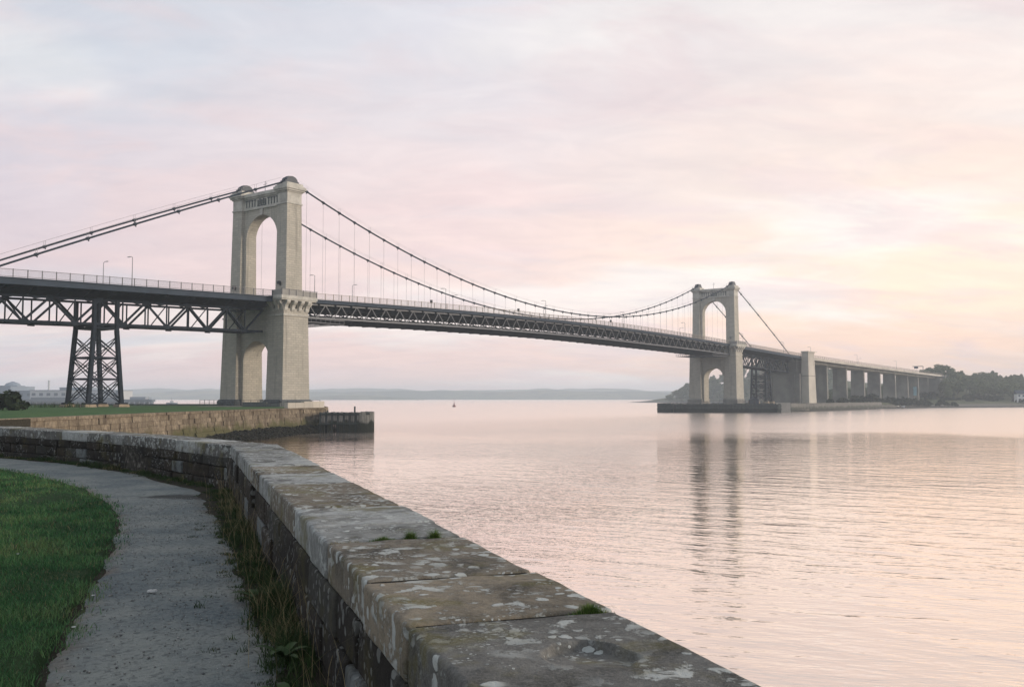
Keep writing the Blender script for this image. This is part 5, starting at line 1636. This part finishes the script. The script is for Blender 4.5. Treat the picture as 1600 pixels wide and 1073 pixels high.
scatter(120, reg(165, 380, 940, 1150, (0.172, 0.34), 12), 8.0, lambda x, y, i: place_tree(x, y, lh(x, y) - .3, rng.randrange(6), rng.uniform(.9, 1.4), 'pale hazy tree on the headland behind the far tower', 'trees on the distant headland'))
for k_, (u_, w_, s_) in enumerate(((541, 14.5, .95), (550, 13.5, 1.1), (560, 14.5, 1.15), (570, 12.5, 1.2), (578, 4, 1.2), (533, 16, .8), (525, 18, .7), (582, -6, 1.2), (588, 12, 1.1))):
    x_, y_ = bw(u_, w_); place_tree(x_, y_, lh(x_, y_) - .3, k_ % 6, s_, 'hazy green tree crowding round the end of the viaduct', 'trees round the viaduct abutment')
place_tree(173, 1040, lh(190, 1040) - .2, 1, .95, 'separate round tree nearest the tip of the headland', None)
ORD = ['first', 'second', 'third', 'fourth', 'fifth', 'sixth', 'seventh', 'eighth', 'ninth', 'tenth', 'eleventh', 'twelfth', 'thirteenth', 'fourteenth', 'fifteenth', 'sixteenth']
BU = ((176, 487, .9), (184, 500, 1.0), (193, 508, 1.2), (201, 516, 1.3), (209, 524, 1.35), (218, 528, 1.25), (226, 534, 1.2), (236, 540, 1.1), (246, 543, 1.0), (197, 512, 1.1), (214, 530, 1.3), (232, 536, 1.1), (158, 455, .7), (150, 447, .6), (167, 478, .7), (256, 549, .8))
for (x, y, sc) in BU:
    place_tree(x, y, lh(x, y) - .5, rng.randrange(4), sc, 'dark rounded bush on the shore below the viaduct, %s from the left' % ORD[sorted(BU, key=lambda b: b[0] / b[1]).index((x, y, sc))], 'dark bushes below the viaduct', True)
for i in range(34):
    y = rng.uniform(575, 600); x = y * rng.uniform(.44, .60)
    place_tree(x, y + 25, lh(x, y + 25) - .6, rng.randrange(4), rng.uniform(.6, 1.05), 'low green bush along the edge of the shore wood', 'bushes along the edge of the far wood', True)

# dark bush and seedling plants at the left of the far lawn
place_tree(-62.6, 118, 3.4, 0, .74, 'dark rounded bush at the left edge of the far lawn', None, True)
place_tree(-66.6, 119, 3.4, 2, .86, 'darkest bush cut by the left edge of the photo', None, True)
def sprigs(x, y, n, label):
    P = np.stack([nrg.normal(x, 1.2, n), nrg.normal(y, .8, n), np.full(n, 3.9)], 1)
    o = blades('shore_plant', P, nrg.uniform(.35, 1.25, n), np.full(n, .10), nrg.uniform(.05, .5, n), M_weed, nrg.uniform(.05, .5, n), segs=2, kind='stuff'); o['label'] = label
sprigs(-73, 158, 90, 'straggly green plants on the lawn edge left of the trestle')
sprigs(-78.5, 160, 70, 'low straggly plants on the lawn edge by the dark bush')
sprigs(-85, 163, 70, 'low straggly plants at the far left of the lawn edge')

# ================================================================== harbour at the left
M_hb = simple('harbour_shed_blue', (0.20, 0.25, 0.30), .7, .1, .02); M_hl = simple('harbour_shed_pale', (0.48, 0.50, 0.50), .7, .08, .02); M_hd = simple('harbour_wall', (0.10, 0.13, 0.16), .8, .1, .05)
hr_ = MB().box(-760, -352, 842, 930, -1, 3.6).build('harbour_quay', M_hd); hr_['kind'] = 'structure'
def bld(name, x0, x1, y0, y1, h, label, mat, roof=None, wins=0, z=3.6, bands=None):
    r_ = empty(name, ((x0 + x1) / 2, y0, z)); tag(r_, label, 'building'); w_ = (x1 - x0) / 2; d_ = y1 - y0
    MB().box(-w_, w_, 0, d_, 0, h).build('wall', mat, r_)
    if roof == 'ridge': MB().prism([(0, h), (d_, h), (d_ / 2, h + d_ * .12)], 0, -w_, w_).build('roof', M_hb, r_)
    elif roof == 'dome':
        MB().tube([(0, d_ / 2, h), (0, d_ / 2, h + 2), (0, d_ / 2, h + 4)], [w_ * .9, w_ * .7, .3], 12).build('roof', M_hb, r_)
    else: MB().box(-w_ - .3, w_ + .3, -.3, d_, h, h + .6).build('roof', M_hb, r_)
    for i in range(wins):
        x = -w_ + (i + .5) * 2 * w_ / wins; MB().box(x - w_ / wins * .5, x + w_ / wins * .5, -.15, .02, h * .45, h * .75).build('window', M_hd, r_)
    if bands: MB().box(-w_ * .98, w_ * .98, -.2, .02, .2, bands).build('loading_bay', M_hd, r_)
    return r_
bld('harbour_warehouse', -432, -352, 850, 880, 8.4, 'long pale flat harbour shed seen through the steel trestle', M_hl, wins=12, bands=2.4)
bld('harbour_warehouse', -470, -433, 858, 900, 8.0, 'blue grey harbour shed left of the long pale one', M_hb, wins=5)
bld('harbour_office', -416, -392, 872, 900, 11.0, 'low blue upper block on top of the pale harbour shed', M_hb, wins=6)
bld('harbour_terminal', -520, -458, 866, 910, 12.0, 'broad blue grey harbour building at the left edge', M_hb, wins=6)
bld('domed_store', -478, -462, 885, 900, 13.5, 'hazy blue domed harbour building rising above the rest', M_hb, 'dome', wins=3)
ch = empty('chimney_stack', (-424, 868, 3.6)); tag(ch, 'slim harbour chimney with a dark top above the sheds', 'chimney')
MB().tube([(0, 0, 0), (0, 0, 13)], [1.0, .8], 10).build('stack', M_hl, ch); MB().tube([(0, 0, 13), (0, 0, 18)], .85, 10).build('stack_top', M_hl, ch)
jt = empty('harbour_jetty', (0, 0, 0)); tag(jt, 'long low harbour breakwater reaching right to a small white end block', 'jetty')
MB().box(-432, -318, 838, 846, 2.0, 4.2).build('jetty_deck', M_hd, jt)
for i in range(26): MB().box(-430 + i * 4.4, -429 + i * 4.4, 838.5, 845, -1.5, 2.0).build('jetty_pile', M_hd, jt)
MB().box(-338, -321, 839, 845, 4.2, 6.4).build('jetty_wall', M_hb, jt); MB().box(-323.5, -321.0, 836.9, 837.6, 4.4, 6.2).build('light_panel', M_white, jt)
MB().box(-351, -349, 840, 843, 4.2, 12).build('jetty_tower', M_hd, jt)

# ================================================================== boats and buoy
def hull(mb, L, B, H):
    st = [(-.5, .8), (-.2, 1), (.2, .85), (.5, .05)]
    pts = []
    for s_, w_ in st: pts += [(s_ * L, -w_ * B / 2, H), (s_ * L, -w_ * B / 2 * .6, 0), (s_ * L, w_ * B / 2 * .6, 0), (s_ * L, w_ * B / 2, H)]
    f = [(0, 1, 2, 3), (12, 15, 14, 13)]
    for i in range(3):
        a = i * 4; b = a + 4
        f += [(a, b, b + 1, a + 1), (a + 1, b + 1, b + 2, a + 2), (a + 2, b + 2, b + 3, a + 3), (a + 3, b + 3, b, a)]
    mb.poly(pts, f); return mb
bt = empty('fishing_boat', (-283, 790, 0), .2); tag(bt, 'tiny boat on the hazy water between the trestle and the near tower', 'boat')
hull(MB(), 9, 3, 1.6).build('hull', M_hb, bt); MB().box(-1.5, 1.2, -.9, .9, 1.6, 3.2).build('cabin', M_hl, bt); MB().tube([(-.5, 0, 3.2), (-.5, 0, 5.6)], .08, 5).build('mast', M_dark, bt)
by = empty('channel_buoy', (-36.5, 600, 0)); tag(by, 'small dark red pillar buoy with a thin topmark alone on the open water', 'buoy')
by.location = (-36.0, 590, 0)
MB().tube([(0, 0, -.5), (0, 0, .7)], 1.05, 12).tube([(0, 0, .7), (0, 0, .9)], [.9, .5], 12).build('float', M_red, by)
MB().tube([(0, 0, .8), (0, 0, 2.4)], [.55, .18], 8).build('tower', M_red, by); MB().tube([(0, 0, 2.3), (0, 0, 5.0)], .09, 6).build('topmark', M_red, by)
for i, (x, y, l) in enumerate(((207.5, 512.5, 'small white boat hauled out in front of the dark bushes'), (211.5, 514, 'second small white boat just right of the first, by the dark bushes'))):
    b = empty('rowing_boat', (x, y, lh(x, y) + .1), .5 + i); tag(b, l, 'boat', 'small white boats on the far shore'); hull(MB(), 4.2, 1.7, .8).build('hull', M_white, b); MB().box(-.3, .3, -.7, .7, .55, .65).build('thwart', M_bark, b)
# white house at the right edge, blue sheeting under the viaduct
hs = empty('white_house', (327, 606, lh(327, 606)), -.2); tag(hs, 'small white house with grey roof at the edge of the wood, far right', 'house')
MB().box(-5, 5, -3, 3, 0, 5.5).build('wall', M_white, hs); MB().prism([(-3.4, 5.5), (3.4, 5.5), (0, 8)], 0, -5.4, 5.4).build('roof', M_fascia, hs)
for x in (-3.6, -1.2, 1.2, 3.6):
    for z in (1.2, 3.7): MB().box(x - .5, x + .5, -3.06, -2.98, z, z + 1.2).build('window', M_hd, hs)
bx, by_ = bw(497, 5)
bs_ = empty('sheeted_scaffold', (bx, by_, 0), BR_RZ); tag(bs_, 'pale blue sheeted scaffold between the last viaduct piers', 'scaffold')
MB().box(-.15, .15, -1.0, 1.0, 7.0, 12.5).build('sheet', M_blue, bs_)
for y in (-1.1, 1.1): MB().tube([(0, y, 2.0), (0, y, 12.9)], .12, 6).build('scaffold_pole', M_rail, bs_)

# ================================================================== distant hills across the water
def hills(name, y0, depth, x0, x1, base, amp, seed, n=260, nz=14, sc=.0022):
    xs = np.linspace(x0, x1, n); V = []
    env = lambda x: min(1, max(0, (x - x0) / 250)) * min(1, max(0, (x1 - x) / 350))
    for j in range(nz):
        f = j / (nz - 1); y = y0 + depth * f
        for x in xs:
            hgt = base + amp * (fbm(x, y, sc, seed, 5) * .8 + .45) + 1.6 * abs(fbm(x, y, .03, seed + 3, 3))
            prof = math.sin(math.pi * min(1, f * 1.25) * .5) if f < .8 else 1
            V.append((x, y, max(.3, hgt * prof * env(x)) if j else -1.0))
    i = np.arange((nz - 1) * (n - 1)); r = i // (n - 1); c = i % (n - 1); a = r * n + c
    o = link(name, np_mesh(name, V, np.stack([a, a + 1, a + n + 1, a + n], 1), True), M_hill); o['kind'] = 'structure'
def hillmat():
    m, t = new_mat('distant_fields')
    pos = t.add('ShaderNodeNewGeometry').outputs['Position']
    vo = t.add('ShaderNodeTexVoronoi', {'Vector': t.mapping(pos, scale=(.006, .004, .01)), 'Scale': 1.0})
    n = t.noise(pos, .02, 5, .7)
    c = t.ramp(t.add('ShaderNodeSeparateColor', {0: vo.outputs['Color']}).outputs[0], [(0, (.05, .08, .04)), (.35, (.10, .13, .06)), (.6, (.19, .18, .10)), (.8, (.07, .09, .05)), (1, (.14, .15, .08))])
    c = t.mix(t.maprange(n, .5, .62), c, (.03, .05, .03))
    t.set(t.bs, 'Base Color', c); t.set(t.bs, 'Roughness', 1)
    return m
M_hill = hillmat()
hills('distant_hills', 2950, 500, -1500, 900, 18, 16, 3.0)
hills('farther_hills', 3900, 500, -2600, 1600, 30, 22, 9.0)
hills('nearer_shore', 2550, 200, -640, -240, 22, 14, 5.0, n=120)

# rough outdoor surfaces have hardly any sheen
for m_ in bpy.data.materials:
    if m_.name in ('coping_sandstone', 'dark_wall_sandstone', 'quay_face_stone', 'gritty_path', 'dark_soil', 'turf_thatch', 'mown_turf', 'grass_blades', 'weed_blades', 'moss_green', 'lime_mortar', 'black_joint_earth',
                   'broadleaf_foliage', 'dark_foliage', 'far_bank_ground', 'distant_fields', 'slate_blue_steel', 'deck_soffit', 'weathered_timber', 'dark_fender_timber', 'bladderwrack'):
        for n_ in m_.node_tree.nodes:
            if n_.type == 'BSDF_PRINCIPLED': n_.inputs['Specular IOR Level'].default_value = 0.12
